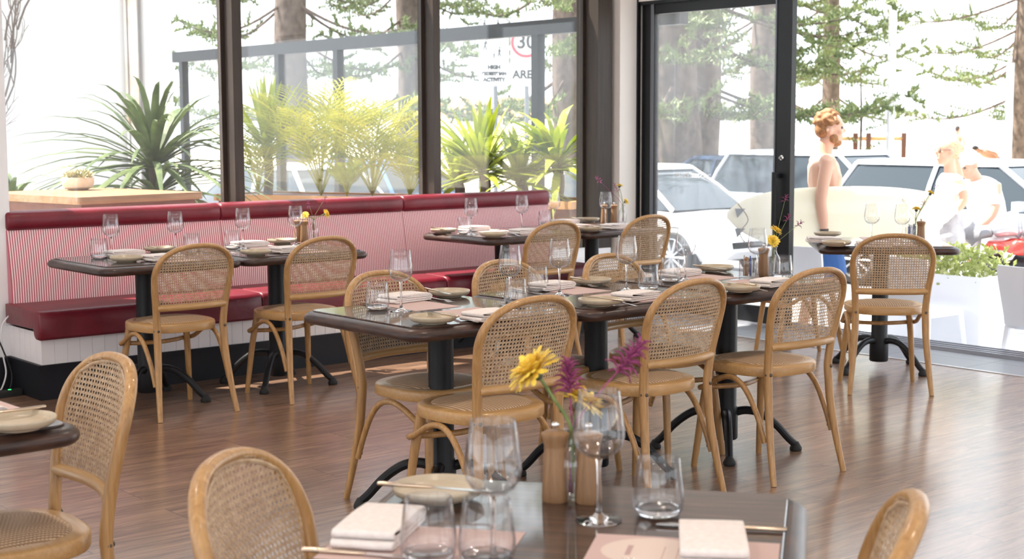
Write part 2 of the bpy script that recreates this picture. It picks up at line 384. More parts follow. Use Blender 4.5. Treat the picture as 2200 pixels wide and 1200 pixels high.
# ------------------------------------------------------------------ tables
TZ = .75
def make_table(label, group):
    t = thing('dining_table', label, 'table', (0, 0, 0), 0, group)
    W_, D_ = .78, .74
    def ring(i, z): return rrect(W_-2*i, D_-2*i, max(.075-i, .012), 7, z)
    MB().rings([ring(.05, .703), ring(.014, .703), ring(.004, .710), ring(0, .720), ring(.002, .730), ring(.010, .738), ring(.024, .744), ring(.032, .7455), ring(.034, .7435), ring(.05, .7435)]).build('edge_moulding', m_edge, t, 60)
    MB().rings([ring(.036, .73), ring(.036, .7485), ring(.038, TZ), ring(.05, TZ)]).build('tabletop', m_top, t, 30)
    p = MB().lathe([(.050, .05), (.054, .056), (.054, .185), (.047, .20), (.047, .69), (.11, .694), (.11, .703)], 28)
    p.build('column', m_black, t)
    for k in range(4):
        a = PI/4+k*PI/2; c, s = math.cos(a), math.sin(a)
        path = cr([(.03, .165), (.085, .178), (.15, .165), (.22, .115), (.275, .055), (.305, .028)], 5)
        P = [(q.x*c, q.x*s, q.y) for q in path]; n = len(P)
        lg = MB().tube(P, [(.020-.004*i/n, .019-.003*i/n) for i in range(n)], 10).build('leg', m_black, t)
        MB().lathe([(.024, 0), (.027, .006), (.026, .016), (.018, .03), (.012, .04)], 14, (.308*c, .308*s, 0)).build('foot', m_gap, lg)
    return t
T_POS = dict(T1=(3.22, 4.25, 0), T2=(4.005, 4.25, 0), T3=(4.79, 4.25, 0), A=(3.375, 6.99, 0), B=(4.16, 6.99, 0), R1=(5.93, 7.17, 0), R2=(6.715, 7.17, 0),
             F=(7.08, 5.10, R(-46)), G=(1.585, 1.752, R(-52)), L=(.965, 3.48, R(2)))
T_LAB = dict(
    T1='dark wood pedestal table, first of the joined row of three, its corner free',
    T2='dark wood pedestal table in the middle of the joined row of three',
    T3='dark wood pedestal table at the jar end of the joined row',
    A='dark wood pedestal table at the banquette beside the white wall',
    B='dark wood pedestal table at the banquette with yellow flowers on it',
    R1='dark wood pedestal table at the far end of the banquette, without flowers',
    R2='dark wood pedestal table next to the cream pier, with two mills and a vase',
    F='dark wood pedestal table standing turned at the open doorway',
    G='dark wood pedestal table nearest the viewer with pink menu sheets',
    L='dark wood table cut by the left edge of the photo, one plate showing')
TG = 'square pedestal dining tables'
tab0 = None
for k, (x, y, a) in T_POS.items():
    if tab0 is None: tab0 = make_table(T_LAB[k], TG); tab0.location = (x, y, 0); tab0.rotation_euler = (0, 0, a)
    else: dup(tab0, (x, y, 0), a, T_LAB[k])

# ------------------------------------------------------------------ cane chairs
HZ = [0, .15, .3, .45, .55, .65, .70]; HX = [.213, .199, .186, .182, .189, .204, .208]; HY = [-.255, -.222, -.198, -.188, -.197, -.214, -.225]
def hoop_w(z): return lerp(z, HZ, HX) if z <= .70 else .208*max(0, 1-((z-.70)/.152)**2.4)**(1/2.4)
def hoop_ye(z): return lerp(z, HZ, HY) if z <= .70 else -.225-.045*(z-.70)/.152
def back_half():
    P = [Vector((hoop_w(z), hoop_ye(z), z)) for z in [i*.70/22 for i in range(23)]]
    P = cr([P[i] for i in range(0, 23, 2)], 2)
    for i in range(1, 23):
        a = PI/2*i/22; e = 2/2.4
        x = .208*math.cos(a)**e if i < 22 else 0; s = math.sin(a)**e
        P.append(Vector((x, -.225-.045*s-.03*(1-(x/.208)**2), .70+.152*s)))
    return P
def psurf(x, z):
    wz = max(hoop_w(z), .05); return Vector((x, hoop_ye(z)-.03*(1-min(1, (x/wz)**2)), z))
def make_cane():
    mb = MB(); z0, z1 = .560, .848; p = .0132
    def inside(x, z): return z0 <= z <= z1 and abs(x) <= hoop_w(z)-.008
    def ribbon(pts, hw, th, ph=0):
        run = []
        def flush():
            if len(run) < 2: run.clear(); return
            L = []
            for i, q in enumerate(run):
                t = (run[min(i+1, len(run)-1)]-run[max(i-1, 0)]).normalized(); nrm = Vector((0, 1, -.1)).normalized()
                s = t.cross(nrm).normalized(); off = nrm*(.0007*(1 if (i+ph) % 2 else -1))
                L.append([q+off+s*hw, q+off+nrm*th, q+off-s*hw, q+off-nrm*th])
            mb.rings(L); run.clear()
        for x, z in pts:
            if inside(x, z): run.append(psurf(x, z))
            else: flush()
        flush()
    st = p/2
    nx = 17; nz = 24
    for i in range(-nx, nx+1):
        for o in (-.0015, .0015):
            ribbon([(i*p+o, z0+st*k) for k in range(46)], .0010, .0006, i)
    for j in range(nz):
        for o in (-.0015, .0015):
            z = z0+.004+j*p+o
            ribbon([(-.21+st*k, z) for k in range(65)], .0010, .0006, j)
    for s in (1, -1):
        for i in range(-40, 41):
            ribbon([(i*p+p/2+s*st*.5*k*2-s*.2, z0+.004+p/2+st*(k-1)) for k in range(0, 46)], .0010, .0006, i) if s == 1 else ribbon([(i*p+p/2-st*k+.2-.2, z0+.004+p/2+st*(k-1)) for k in range(0, 46)], .0010, .0006, i)
    # bead that holds the cane in its groove
    B = [psurf(hoop_w(z)-.012, z) for z in [z0+(.80-z0)*k/14 for k in range(15)]]
    top = []
    for k in range(1, 18):
        a = PI/2*k/17; e = 2/2.4; x = .196*math.cos(a)**e if k < 17 else 0; z = .70+.140*math.sin(a)**e
        if z > .802: top.append(psurf(x, z))
    half = B+top
    full = half+[Vector((-q.x, q.y, q.z)) for q in reversed(half[:-1])]
    mb.tube(full, .0042, 6)
    return mb
def seat_pt(a, ins):
    n = 2.7; e = 2/n; c, s = math.cos(a), math.sin(a)
    x = (.207-ins)*math.copysign(abs(c)**e, c); y = (.203-ins)*math.copysign(abs(s)**e, s)
    return x*(1+.22*y), y+.008
def seat_ring(ins, z, n=56): return [Vector((*seat_pt(2*PI*k/n, ins), z)) for k in range(n)]
def make_pad():
    mb = MB(); nu, nv = 150, 64; pts = []; wv = []
    n = 2.7
    for i in range(nu+1):
        u = -1+2*i/nu; x = .163*math.sin(u*PI/2) if False else .163*u
        h = .159*max(0, 1-abs(u)**n)**(1/n)
        for j in range(nv+1):
            v = -1+2*j/nv; y = v*h
            rr = min(1, (abs(u)**n+abs(y/.159)**n))
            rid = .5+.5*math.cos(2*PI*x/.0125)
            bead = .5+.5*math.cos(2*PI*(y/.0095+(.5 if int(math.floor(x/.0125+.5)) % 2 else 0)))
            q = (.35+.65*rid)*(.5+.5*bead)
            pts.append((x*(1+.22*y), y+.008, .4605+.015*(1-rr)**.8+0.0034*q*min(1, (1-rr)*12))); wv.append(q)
    fs = [(i*(nv+1)+j, (i+1)*(nv+1)+j, (i+1)*(nv+1)+j+1, i*(nv+1)+j+1) for i in range(nu) for j in range(nv)]
    mb.add(pts, fs); return mb, wv
def make_chair(label, group):
    t = thing('cane_chair', label, 'chair', (0, 0, 0), 0, group)
    h = back_half(); full = h+[Vector((-q.x, q.y, q.z)) for q in reversed(h[:-1])]
    rz_, rl = [0, .22, .42, .60, .75, .84], [.0128, .0178, .0200, .0178, .0148, .0118]
    rad = [(.0155 if q.z > .3 else .0115+.004*q.z/.3, lerp(q.z, rz_, rl)) for q in full]
    MB().tube(full, rad, 12, ref=(0, 1, .01)).build('back_frame', m_ash, t, 60)
    rail = [Vector((x, hoop_ye(.553)-.03*(1-(x/.19)**2), .548)) for x in [-.184+.368*k/12 for k in range(13)]]
    MB().tube(rail, (.0165, .0175), 12, ref=(0, 0, 1)).build('back_rail', m_ashd, t, 60)
    make_cane().build('cane_panel', m_cane, t, 0)
    MB().rings([seat_ring(.012, .417), seat_ring(.003, .419), seat_ring(0, .425), seat_ring(0, .450), seat_ring(.003, .457), seat_ring(.010, .461), seat_ring(.042, .4615), seat_ring(.046, .458), seat_ring(.06, .456)]).build('seat_frame', m_ashd, t, 40)
    pm, wv = make_pad(); po = pm.build('seat_pad', m_woven, t, 80)
    at = po.data.attributes.new('weave', 'FLOAT', 'POINT'); at.data.foreach_set('value', wv)
    for s in (-1, 1):
        P = [(s*.158, .150, .42), (s*.176, .170, .28), (s*.190, .187, .12), (s*.200, .200, 0)]
        MB().tube(cr(P, 4), [.0185-.006*i/12 for i in range(13)], 12).build('leg', m_ash, t, 60)
    for s in (-1, 1):
        P = [(s*.203, -.196, .165), (s*.203, -.160, .255), (s*.206, -.110, .345), (s*.207, -.055, .396), (s*.206, .005, .407), (s*.204, .065, .388), (s*.203, .120, .358), (s*.200, .162, .341), (s*.180, .182, .336), (s*.140, .170, .336)]
        MB().tube(cr(P, 5), .0115, 10).build('side_hoop', m_ash, t, 60)
    P = [(-.145, .173, .336), (-.10, .145, .336), (0, .118, .336), (.10, .145, .336), (.145, .173, .336)]
    MB().tube(cr(P, 6), .0112, 10).build('stretcher', m_ash, t, 60)
    for s in (-1, 1):
        b = MB().lathe([(.0072, 0), (.007, .003), (.004, .005)], 10, (s*.183, -.204, .437), Matrix.Rotation(PI/2, 3, 'X'))
        b.lathe([(.0072, 0), (.007, .003), (.004, .005)], 10, (s*.1965, -.190, .437), Matrix.Rotation(s*PI/2, 3, 'Y')).build('bolt', m_bolt, t)
        MB().lathe([(.005, 0), (.0045, .003)], 8, (s*.198, -.181, .185), Matrix.Rotation(-PI/2, 3, 'X')).lathe([(.005, 0), (.0045, .003)], 8, (s*.196, -.178, .205), Matrix.Rotation(-PI/2, 3, 'X')).build('hoop_bolt', m_bolt, t)
    return t
CHAIRS = [
    (3.37, 6.685, 1.4, 'bentwood cane chair seen from behind at the table beside the white wall'),
    (4.097, 6.672, 2, 'bentwood cane chair at the banquette table with yellow flowers'),
    (5.81, 6.782, .5, 'bentwood cane chair at the far banquette table beyond the joined row, left of two'),
    (6.654, 6.834, .4, 'bentwood cane chair in front of the black door frame'),
    (3.287, 4.40, 187, 'cane chair facing the viewer across the free end of the joined row'),
    (3.162, 3.93, .9, 'cane chair with its back to us, partly behind the yellow and purple flowers'),
    (3.944, 4.45, 187, 'cane chair facing the viewer, second along the far side of the joined row'),
    (3.953, 3.952, 2.8, 'cane chair with its back to us, mid way along the joined row'),
    (4.481, 4.36, 188, 'cane chair facing the viewer, tucked in at the third table of the joined row'),
    (4.647, 3.918, -1.8, 'cane chair with its back to us at the wood jar end of the joined row'),
    (6.606, 4.73, 315.5, 'cane chair at the turned table in the open doorway'),
    (1.257, 3.405, 86, 'large cane chair turned to the cut-off table at the left edge'),
    (1.382, 1.977, 217.5, 'blurred cane chair back left of the nearest table'),
    (1.675, 1.497, 36, 'edge of a cane chair back in the bottom right corner'),
]
CG = 'bentwood cane dining chairs'
ch0 = None
for x, y, a, lab in CHAIRS:
    if ch0 is None: ch0 = make_chair(lab, CG); ch0.location = (x, y, 0); ch0.rotation_euler = (0, 0, R(a))
    else: dup(ch0, (x, y, 0), R(a), lab)

# low stool of the same make, only its hoops and legs seen behind the end chair
st = thing('cane_stool', 'low cane stool with bentwood hoops, mostly hidden behind the end chair of the joined row', 'stool', (7.08, 5.70, 0), R(60))
for c in ch0.children:
    if c.name.split('.')[0] in ('seat_frame', 'seat_pad', 'leg', 'side_hoop', 'stretcher'):
        k = c.copy(); col.objects.link(k); k.parent = st
for s in (-1, 1): MB().tube(cr([(s*.158, -.150, .42), (s*.176, -.175, .28), (s*.190, -.20, .12), (s*.200, -.225, 0)], 4), [.0185-.006*i/12 for i in range(13)], 12).build('leg', m_ash, st, 60)

# ------------------------------------------------------------------ tableware
m_solid = M('solid_glass', (1, 1, 1), 0, 0, .5, Transmission_Weight=1.0, IOR=1.45)
m_glass = glassware('clear_glass')
m_linen = mottled('cream_linen', (.68, .61, .58), (.75, .69, .66), 90, .85, bmp=.1)
m_paper = M('pink_menu_paper', (.52, .37, .34), .7)
m_print = M('cream_print', (.64, .52, .46), .7)
m_ink = M('brown_ink', (.42, .28, .26), .7)
m_stone = M('stoneware', (.6, .52, .40), .32)
_v = coords(m_stone); _f = noise(m_stone, _v, 9, 6, .6, 1.6)
lk(m_stone, ramp(m_stone, _f, [(.30, (.50, .42, .31)), (.60, (.46, .38, .275)), (.70, (.27, .21, .155)), (.76, (.45, .38, .28))]), bsdf(m_stone).inputs['Base Color'])
m_brass = M('champagne_steel', (.62, .50, .38), .25, 1)
m_steel = M('cutlery_steel', (.72, .70, .68), .18, 1)
m_mill = wood('mill_oak', (.18, .092, .04), (.31, .175, .085), (60, 60, 6), .5, 1)
m_yel = mottled('yellow_petals', (.85, .52, .03), (.95, .74, .12), 60, .6); bsdf(m_yel).inputs['Subsurface Weight'].default_value = .15
m_yel2 = m_yel
m_purp = mottled('purple_bloom', (.14, .012, .06), (.34, .06, .19), 120, .65)
m_stem = mottled('green_stem', (.10, .15, .04), (.20, .26, .08), 50, .55)
m_calyx = M('dark_calyx', (.06, .08, .05), .6)

G_WINE, G_TUMB, G_PLATE = 'wine glasses on the dining tables', 'water tumblers on the dining tables', 'stoneware side plates'
G_NAP, G_MAT, G_KN, G_FK = 'folded linen napkins', 'pink menu placemats', 'table knives', 'table forks'
def mk_wine():
    t = thing('wine_glass', '', 'glass', group=G_WINE)
    o = [(.006, .1085), (.020, .1125), (.033, .121), (.0415, .134), (.0445, .148), (.0440, .162), (.0405, .190), (.0352, .2255)]
    i = [(.0340, .2255), (.0392, .190), (.0427, .162), (.0432, .148), (.0402, .1355), (.032, .1235), (.019, .1155), (.0015, .1135)]
    MB().lathe([(.0012, .1080)]+o+[(.0346, .2262)]+i, 36).build('bowl', m_glass, t, 60)
    MB().lathe([(.0385, 0), (.0400, .0010), (.0395, .0022), (.024, .0042), (.010, .0085), (.0055, .016), (.0040, .035), (.0036, .07), (.0042, .098), (.0058, .1079), (.001, .1079)], 32).build('stem', m_solid, t, 60)
    return t
def mk_tumb():
    t = MB().lathe([(.028, 0), (.0365, .003), (.0425, .013), (.0450, .027), (.0445, .040), (.0410, .070), (.0368, .1015), (.0360, .1022), (.0353, .1015), (.0395, .070), (.0428, .040), (.0430, .028), (.040, .018), (.030, .0125), (.001, .0115)], 36).build('tumbler', m_glass, None, 60)
    MB().lathe([(.027, .0006), (.036, .0036), (.0400, .0120), (.0385, .0155), (.029, .0120), (.001, .0110)], 32).build('base', m_solid, t, 60)
    return tag(t, '', 'glass', G_TUMB)
def mk_plate():
    t = MB().lathe([(.047, 0), (.049, .0015), (.050, .006), (.070, .0085), (.0795, .0140), (.0830, .0225), (.0832, .0265), (.0818, .0280), (.0802, .0265), (.0775, .0185), (.071, .0145), (.045, .0125), (.001, .0122)], 48).build('side_plate', m_stone, None, 60)
    return tag(t, '', 'plate', G_PLATE)
def mk_nap():
    # one cloth folded over and over: the edge shows three loops
    hw, th = .098, .0040; path = []
    z = th; n = 6; lv = [.0045, .0125, .0205, .0275]
    def arc(x, za, zb, s):
        r = (zb-za)/2
        return [(x+s*r*1.5*math.sin(PI*k/6), za+r-r*math.cos(PI*k/6)) for k in range(7)]
    path = [(hw-.01, lv[0]), (-hw*.3, lv[0])]+arc(-hw, lv[0], lv[1], -1)+[(0, lv[1])]+arc(hw-.012, lv[1], lv[2], 1)+[(0, lv[2]+.0005)]+arc(-hw+.006, lv[2], lv[3], -1)+[(-hw*.4, lv[3]+.0012), (hw*.3, lv[3]+.001), (hw*.82, lv[3]-.002), (hw*.9, lv[2]+.001)]
    L, Rr = [], []
    for i, p in enumerate(path):
        a, b = path[max(i-1, 0)], path[min(i+1, len(path)-1)]
        dx, dz = b[0]-a[0], b[1]-a[1]; l = math.hypot(dx, dz) or 1; nx_, nz_ = -dz/l*th*.85, dx/l*th*.85
        L.append((p[0]+nx_, p[1]+nz_)); Rr.append((p[0]-nx_, p[1]-nz_))
    poly = L+Rr[::-1]; zc = .016
    rings = []
    for y, s in ((-.052, .93), (-.0505, .985), (-.046, 1), (-.015, 1.02), (.02, 1.0), (.046, 1.0), (.0505, .985), (.052, .93)):
        rings.append([(x*(1-(1-s)*.2), y, max(.0006, zc+(z_-zc)*s)) for x, z_ in poly])
    t = MB().rings(rings).build('napkin', m_linen, None, 50)
    return tag(t, '', 'napkin', G_NAP)
def mk_mat():
    t = MB().box((0, 0, .0006), (.21, .297, .0012)).build('menu_placemat', m_paper, None, 0)
    return tag(t, '', 'placemat', G_MAT)
def mk_knife():
    t = thing('knife', '', 'cutlery', group=G_KN)   # lies along +x, handle end at x=0
    MB().tube([(0, 0, .004), (.004, 0, .004), (.05, 0, .004), (.095, 0, .004), (.105, 0, .0035)], [(.0035, .0050), (.0042, .0062), (.004, .0055), (.0032, .0045), (.0022, .0036)], 10, ref=(0, 0, 1)).build('handle', m_brass, t, 60)
    bl = [(.104, -.004), (.150, -.0085), (.195, -.0095), (.212, -.004), (.216, .004), (.200, .0060), (.104, .004)]
    MB().prism(bl, .0025, .0040).build('blade', m_steel, t, 0)
    return t
def mk_fork():
    m = MB().tube([(0, 0, .004), (.03, 0, .004), (.09, 0, .005), (.12, 0, .008), (.135, 0, .008)], [(.0018, .0058), (.0018, .005), (.0018, .003), (.0018, .0032), (.0016, .010)], 10, ref=(0, 0, 1))
    for k in range(4):
        y = (k-1.5)*.0058
        m.tube([(.133, y, .008), (.155, y, .005), (.175, y, .004), (.186, y, .007)], [(.0014, .0019), (.0014, .0019), (.0012, .0016), (.0007, .0009)], 6, ref=(0, 0, 1))
    t = m.build('fork', m_steel, None, 60); return tag(t, '', 'cutlery', G_FK)
def mk_mill():
    t = thing('pepper_mill', '', 'mill', group='oak salt and pepper mills')
    MB().lathe([(.0235, 0), (.0245, .003), (.0240, .02), (.0222, .055), (.0205, .085), (.0203, .087), (.0203, .100)], 28).build('body', m_mill, t, 40)
    MB().lathe([(.0200, .1004), (.0208, .104), (.0245, .116), (.0258, .121), (.0255, .124), (.018, .128), (.004, .130)], 28).build('head', m_mill, t, 40)
    MB().lathe([(.0035, .1302), (.0035, .134), (.0068, .137), (.0072, .1405), (.005, .144), (.001, .145)], 16).build('knob', m_chrome, t, 60)
    return t
def mk_vase():
    t = MB().lathe([(.024, 0), (.0285, .003), (.030, .012), (.0300, .065), (.027, .082), (.016, .098), (.0125, .108), (.0125, .125), (.0150, .130), (.0135, .1305), (.0112, .125), (.0112, .108), (.0148, .097), (.0255, .081), (.0284, .065), (.0284, .012), (.025, .008), (.001, .007)], 32).build('bud_vase', m_glass, None, 60)
    return tag(t, '', 'vase', 'clear glass bud vases')
PROTO = {}
MK = dict(wine=mk_wine, tumb=mk_tumb, plate=mk_plate, nap=mk_nap, mat=mk_mat, knife=mk_knife, fork=mk_fork, mill=mk_mill, vase=mk_vase)
def put(kind, loc, label, rz=0, group=None, tilt=0):
    if kind not in PROTO:
        o = MK[kind](); PROTO[kind] = o; o.location = loc; o.rotation_euler = (0, tilt, rz); o['label'] = label
        if group: o['group'] = group
    else:
        o = dup(PROTO[kind], loc, rz, label, group); o.rotation_euler = (0, tilt, rz)
    return o
def stick(kind, p1, p2, label, z1=.0002, z2=None):
    # cutlery whose handle end is at pixel p1 and tip towards p2, lying on the table or propped on a plate
    z2 = z1 if z2 is None else z2
    a, b = gp(p1[0], p1[1], TZ+z1), gp(p2[0], p2[1], TZ+z2); d = b-a
    return put(kind, a, label, math.atan2(d.y, d.x), tilt=-math.atan2(z2-z1, math.hypot(d.x, d.y)))
TAB = dict(T1="the free end table of the joined row", T2="the middle table of the joined row", T3="the wood-jar table of the joined row", A="the banquette table by the white wall",
           B="the banquette table with yellow flowers", R1="the far banquette table without flowers", R2="the table beside the cream pier", F="the doorway table", G="the nearest table", L="the cut-off left table")
NM = dict(wine='clear wine glass', tumb='clear stemless tumbler', plate='beige stoneware plate', nap='cream folded napkin', mat='pink paper menu', knife='table knife', fork='steel fork', mill='oak mill', vase='clear bud vase')
def it(kind, px, py, tab, where, rz=0, z=.0002, name=None):
    p = gp(px, py, TZ+z)
    a = T_POS[tab][2]
    return put(kind, p, '%s %s %s' % (name or NM[kind], where, TAB[tab]), a+R(rz))
def il(kind, tab, x, y, where, rz=0, z=.0002):
    a = T_POS[tab]; c, s_ = math.cos(a[2]), math.sin(a[2])
    return put(kind, Vector((a[0]+c*x-s_*y, a[1]+s_*x+c*y, TZ+z)), '%s %s %s' % (NM[kind], where, TAB[tab]), a[2]+R(rz))
FAR, NEAR, BQ = 'on the far side of', 'on the chair side of', 'on the banquette side of'
# joined row, free end table
il('mat', 'T1', .02, .185, FAR); it('nap', 872, 646, 'T1', FAR, 8, .0016); it('wine', 862, 668, 'T1', FAR); it('tumb', 811, 664, 'T1', FAR)
it('plate', 965, 637, 'T1', FAR); stick('knife', (913, 621), (985, 637), 'knife resting on the far plate of the free end table', .028, .026)
stick('knife', (775, 651), (868, 668), 'knife beside the stemless tumbler of the free end table', .0016)
stick('fork', (928, 641), (970, 651), 'fork by the far plate of the free end table', .0016)
il('mat', 'T1', .05, -.17, NEAR); it('nap', 1055, 684, 'T1', NEAR, 8, .0016); it('plate', 930, 694, 'T1', NEAR)
stick('knife', (985, 682), (913, 670), 'knife resting on the near plate of the free end table', .028, .026)
stick('fork', (1027, 694), (948, 676), 'fork by the near napkin of the free end table', .0016)
it('wine', 1096, 655, 'T1', NEAR); it('tumb', 1108, 656, 'T1', NEAR)
# joined row, middle table
il('mat', 'T2', .02, .185, FAR); it('nap', 1186, 620, 'T2', FAR, 8, .0016); it('plate', 1271, 611, 'T2', FAR); stick('knife', (1226, 597), (1290, 608), 'knife resting on the far plate of the middle table', .028, .026)
it('tumb', 1155, 625, 'T2', FAR); it('wine', 1202, 634, 'T2', FAR); stick('fork', (1234, 609), (1275, 617), 'fork by the far plate of the middle table', .0016)
stick('knife', (1100, 622), (1160, 632), 'knife under the far napkin of the middle table', .0016)
il('mat', 'T2', .05, -.17, NEAR); it('nap', 1368, 642, 'T2', NEAR, 8, .0016); it('plate', 1289, 656, 'T2', NEAR); stick('knife', (1342, 648), (1268, 640), 'knife resting on the near plate of the middle table', .028, .026)
stick('fork', (1368, 659), (1288, 641), 'fork by the near napkin of the middle table', .0016)
it('wine', 1346, 624, 'T2', NEAR); it('tumb', 1393, 622, 'T2', NEAR)
# joined row, jar table
il('mat', 'T3', .02, .185, FAR); it('nap', 1462, 592, 'T3', FAR, 8, .0016); it('plate', 1538, 583, 'T3', FAR); stick('knife', (1490, 571), (1565, 580), 'knife resting on the far plate of the wood-jar table', .028, .026)
it('tumb', 1440, 604, 'T3', FAR); it('wine', 1472, 602, 'T3', FAR); stick('fork', (1507, 583), (1550, 588), 'fork by the far plate of the wood-jar table', .0016)
il('mat', 'T3', .05, -.17, NEAR); it('nap', 1660, 613, 'T3', NEAR, 8, .0016); it('plate', 1590, 626, 'T3', NEAR); stick('knife', (1624, 614), (1570, 609), 'knife resting on the near plate of the wood-jar table', .028, .026)
stick('fork', (1648, 627), (1590, 616), 'fork by the near napkin of the wood-jar table', .0016)
it('wine', 1627, 600, 'T3', NEAR); it('tumb', 1681, 597, 'T3', NEAR)
it('mill', 1640, 593, 'T3', 'beside the sugar jar on'); it('vase', 1662, 591, 'T3', 'with yellow and pink flowers on')
# banquette tables by the white wall
il('mat', 'A', .02, .185, BQ); it('nap', 268, 549, 'A', BQ, 6, .0016); it('wine', 240, 553, 'A', BQ); it('tumb', 213, 554, 'A', BQ); it('plate', 343, 541, 'A', BQ)
stick('knife', (318, 530), (352, 536), 'knife resting on the banquette side plate by the white wall', .028, .026)
it('plate', 272, 562, 'A', NEAR); il('mat', 'A', .05, -.17, NEAR); it('nap', 352, 558, 'A', NEAR, 8, .0016); stick('fork', (345, 563), (300, 556), 'fork by the chair side napkin near the white wall', .0016)
it('wine', 378, 544, 'A', NEAR); it('tumb', 412, 541, 'A', NEAR)
il('mat', 'B', .02, .185, BQ); it('nap', 538, 529, 'B', BQ, 6, .0016); it('wine', 523, 534, 'B', BQ); it('tumb', 499, 533, 'B', BQ); it('plate', 606, 523, 'B', BQ)
stick('knife', (588, 514), (618, 519), 'knife resting on the banquette side plate by the yellow flowers', .028, .026)
it('plate', 550, 548, 'B', NEAR); il('mat', 'B', .05, -.17, NEAR); it('nap', 622, 541, 'B', NEAR, 8, .0016); stick('fork', (608, 545), (566, 538), 'fork by the chair side napkin near the yellow flowers', .0016)
it('wine', 636, 527, 'B', NEAR)
it('mill', 641, 519, 'B', 'left of the other mill on'); it('mill', 654, 520, 'B', 'next to the vase on'); it('vase', 674, 518, 'B', 'with yellow flowers on')
# far banquette tables
it('plate', 953, 500, 'R1', BQ); stick('knife', (927, 489), (965, 496), 'knife resting on the banquette side plate of the far flowerless table', .028, .026)
il('mat', 'R1', .02, .185, BQ); it('nap', 1020, 495, 'R1', BQ, 6, .0016); it('wine', 1012, 503, 'R1', BQ); it('tumb', 997, 501, 'R1', BQ); stick('fork', (1052, 492), (1080, 497), 'fork by the banquette side napkin of the far flowerless table', .0016)
it('plate', 1060, 509, 'R1', NEAR); il('mat', 'R1', .05, -.17, NEAR); it('nap', 1128, 501, 'R1', NEAR, 6, .0016); it('wine', 1121, 494, 'R1', NEAR)
stick('fork', (1118, 508), (1082, 499), 'fork by the chair side napkin of the far flowerless table', .0016)
it('wine', 1190, 484, 'R2', BQ); it('tumb', 1170, 484, 'R2', BQ); il('mat', 'R2', .02, .185, BQ); it('nap', 1215, 480, 'R2', BQ, 6, .0016); it('plate', 1263, 476, 'R2', BQ); stick('knife', (1228, 468), (1262, 474), 'knife resting on the banquette side plate beside the cream pier', .028, .026)
it('plate', 1268, 496, 'R2', NEAR); il('mat', 'R2', .05, -.17, NEAR); it('nap', 1322, 490, 'R2', NEAR, 6, .0016); stick('knife', (1290, 489), (1255, 485), 'knife resting on the chair side plate beside the cream pier', .028, .026)
it('wine', 1301, 483, 'R2', NEAR)
it('mill', 1298, 479, 'R2', 'left of the other mill on'); it('mill', 1319, 479, 'R2', 'next to the vase on'); it('vase', 1338, 479, 'R2', 'with yellow and pink flowers on')
# doorway table
il('mat', 'F', .02, .185, FAR); it('nap', 1772, 520, 'F', FAR, 0, .0016); it('plate', 1778, 508, 'F', FAR); it('plate', 1797, 528, 'F', NEAR); il('mat', 'F', .05, -.17, NEAR); it('nap', 1880, 530, 'F', NEAR, 0, .0016)
stick('knife', (1815, 523), (1780, 521), 'knife resting on the chair side plate of the doorway table', .028, .026)
it('wine', 1872, 522, 'F', FAR); it('wine', 1937, 524, 'F', NEAR); it('mill', 1978, 523, 'F', 'beside the flowers on'); it('vase', 1966, 518, 'F', 'with yellow flowers on')
# nearest table
it('plate', 942, 1072, 'G', 'beside the far corner of'); stick('knife', (812, 1042), (985, 1054), 'champagne knife resting on the plate of the nearest table', .030, .028)
il('mat', 'G', -.215, -.115, 'at the left side of', 90); il('nap', 'G', -.30, -.065, 'at the left side of', 90, .0016)
stick('knife', (650, 1184), (860, 1198), 'champagne knife in front of the left napkin of the nearest table', .0016)
it('wine', 1060, 1212, 'G', 'at the left side of'); it('tumb', 921, 1204, 'G', 'left of two before the wine glass on'); it('tumb', 1046, 1209, 'G', 'right of two before the wine glass on')
it('mill', 1193, 1075, 'G', 'left of the vase on'); it('mill', 1264, 1078, 'G', 'right of the vase on'); it('vase', 1228, 1072, 'G', 'between the two mills on')
it('wine', 1286, 1118, 'G', 'in front of the mills on'); it('tumb', 1414, 1106, 'G', 'in front of the right menu on')
rm = il('mat', 'G', .20, -.10, 'at the right side of', 90)
il('nap', 'G', .245, -.060, 'at the right side of', 96, .0016)
stick('knife', (1690, 1142), (1368, 1126), 'champagne knife under the right napkin of the nearest table', .0016)
stick('fork', (1318, 1290), (1348, 1215), 'steel fork at the bottom edge of the photo on the nearest table', .0016)
pr = MB(); pr.prism([(.02+.075*math.cos(2*PI*k/40), .045+.085*math.sin(2*PI*k/40)) for k in range(40)], .00121, .0014); pr.build('printed_oval', m_print, rm, 0)
ln = MB()
for k in range(7): ln.box((.005*(k % 3), .03-.022*k, .00150), (.10-.015*(k % 3), .0016, .0001))
ln.box((.02, .085, .00150), (.055, .009, .0001)); ln.build('printed_lines', m_ink, rm, 0)
# cut-off left table
it('plate', 40, 921, 'L', 'near the corner of'); stick('knife', (98, 876), (-40, 893), 'knife resting on the plate of the cut-off left table', .030, .028)
it('nap', -85, 905, 'L', 'at the photo edge on', 10, .0016); il('mat', 'L', .2, -.05, 'at the photo edge on', 90)

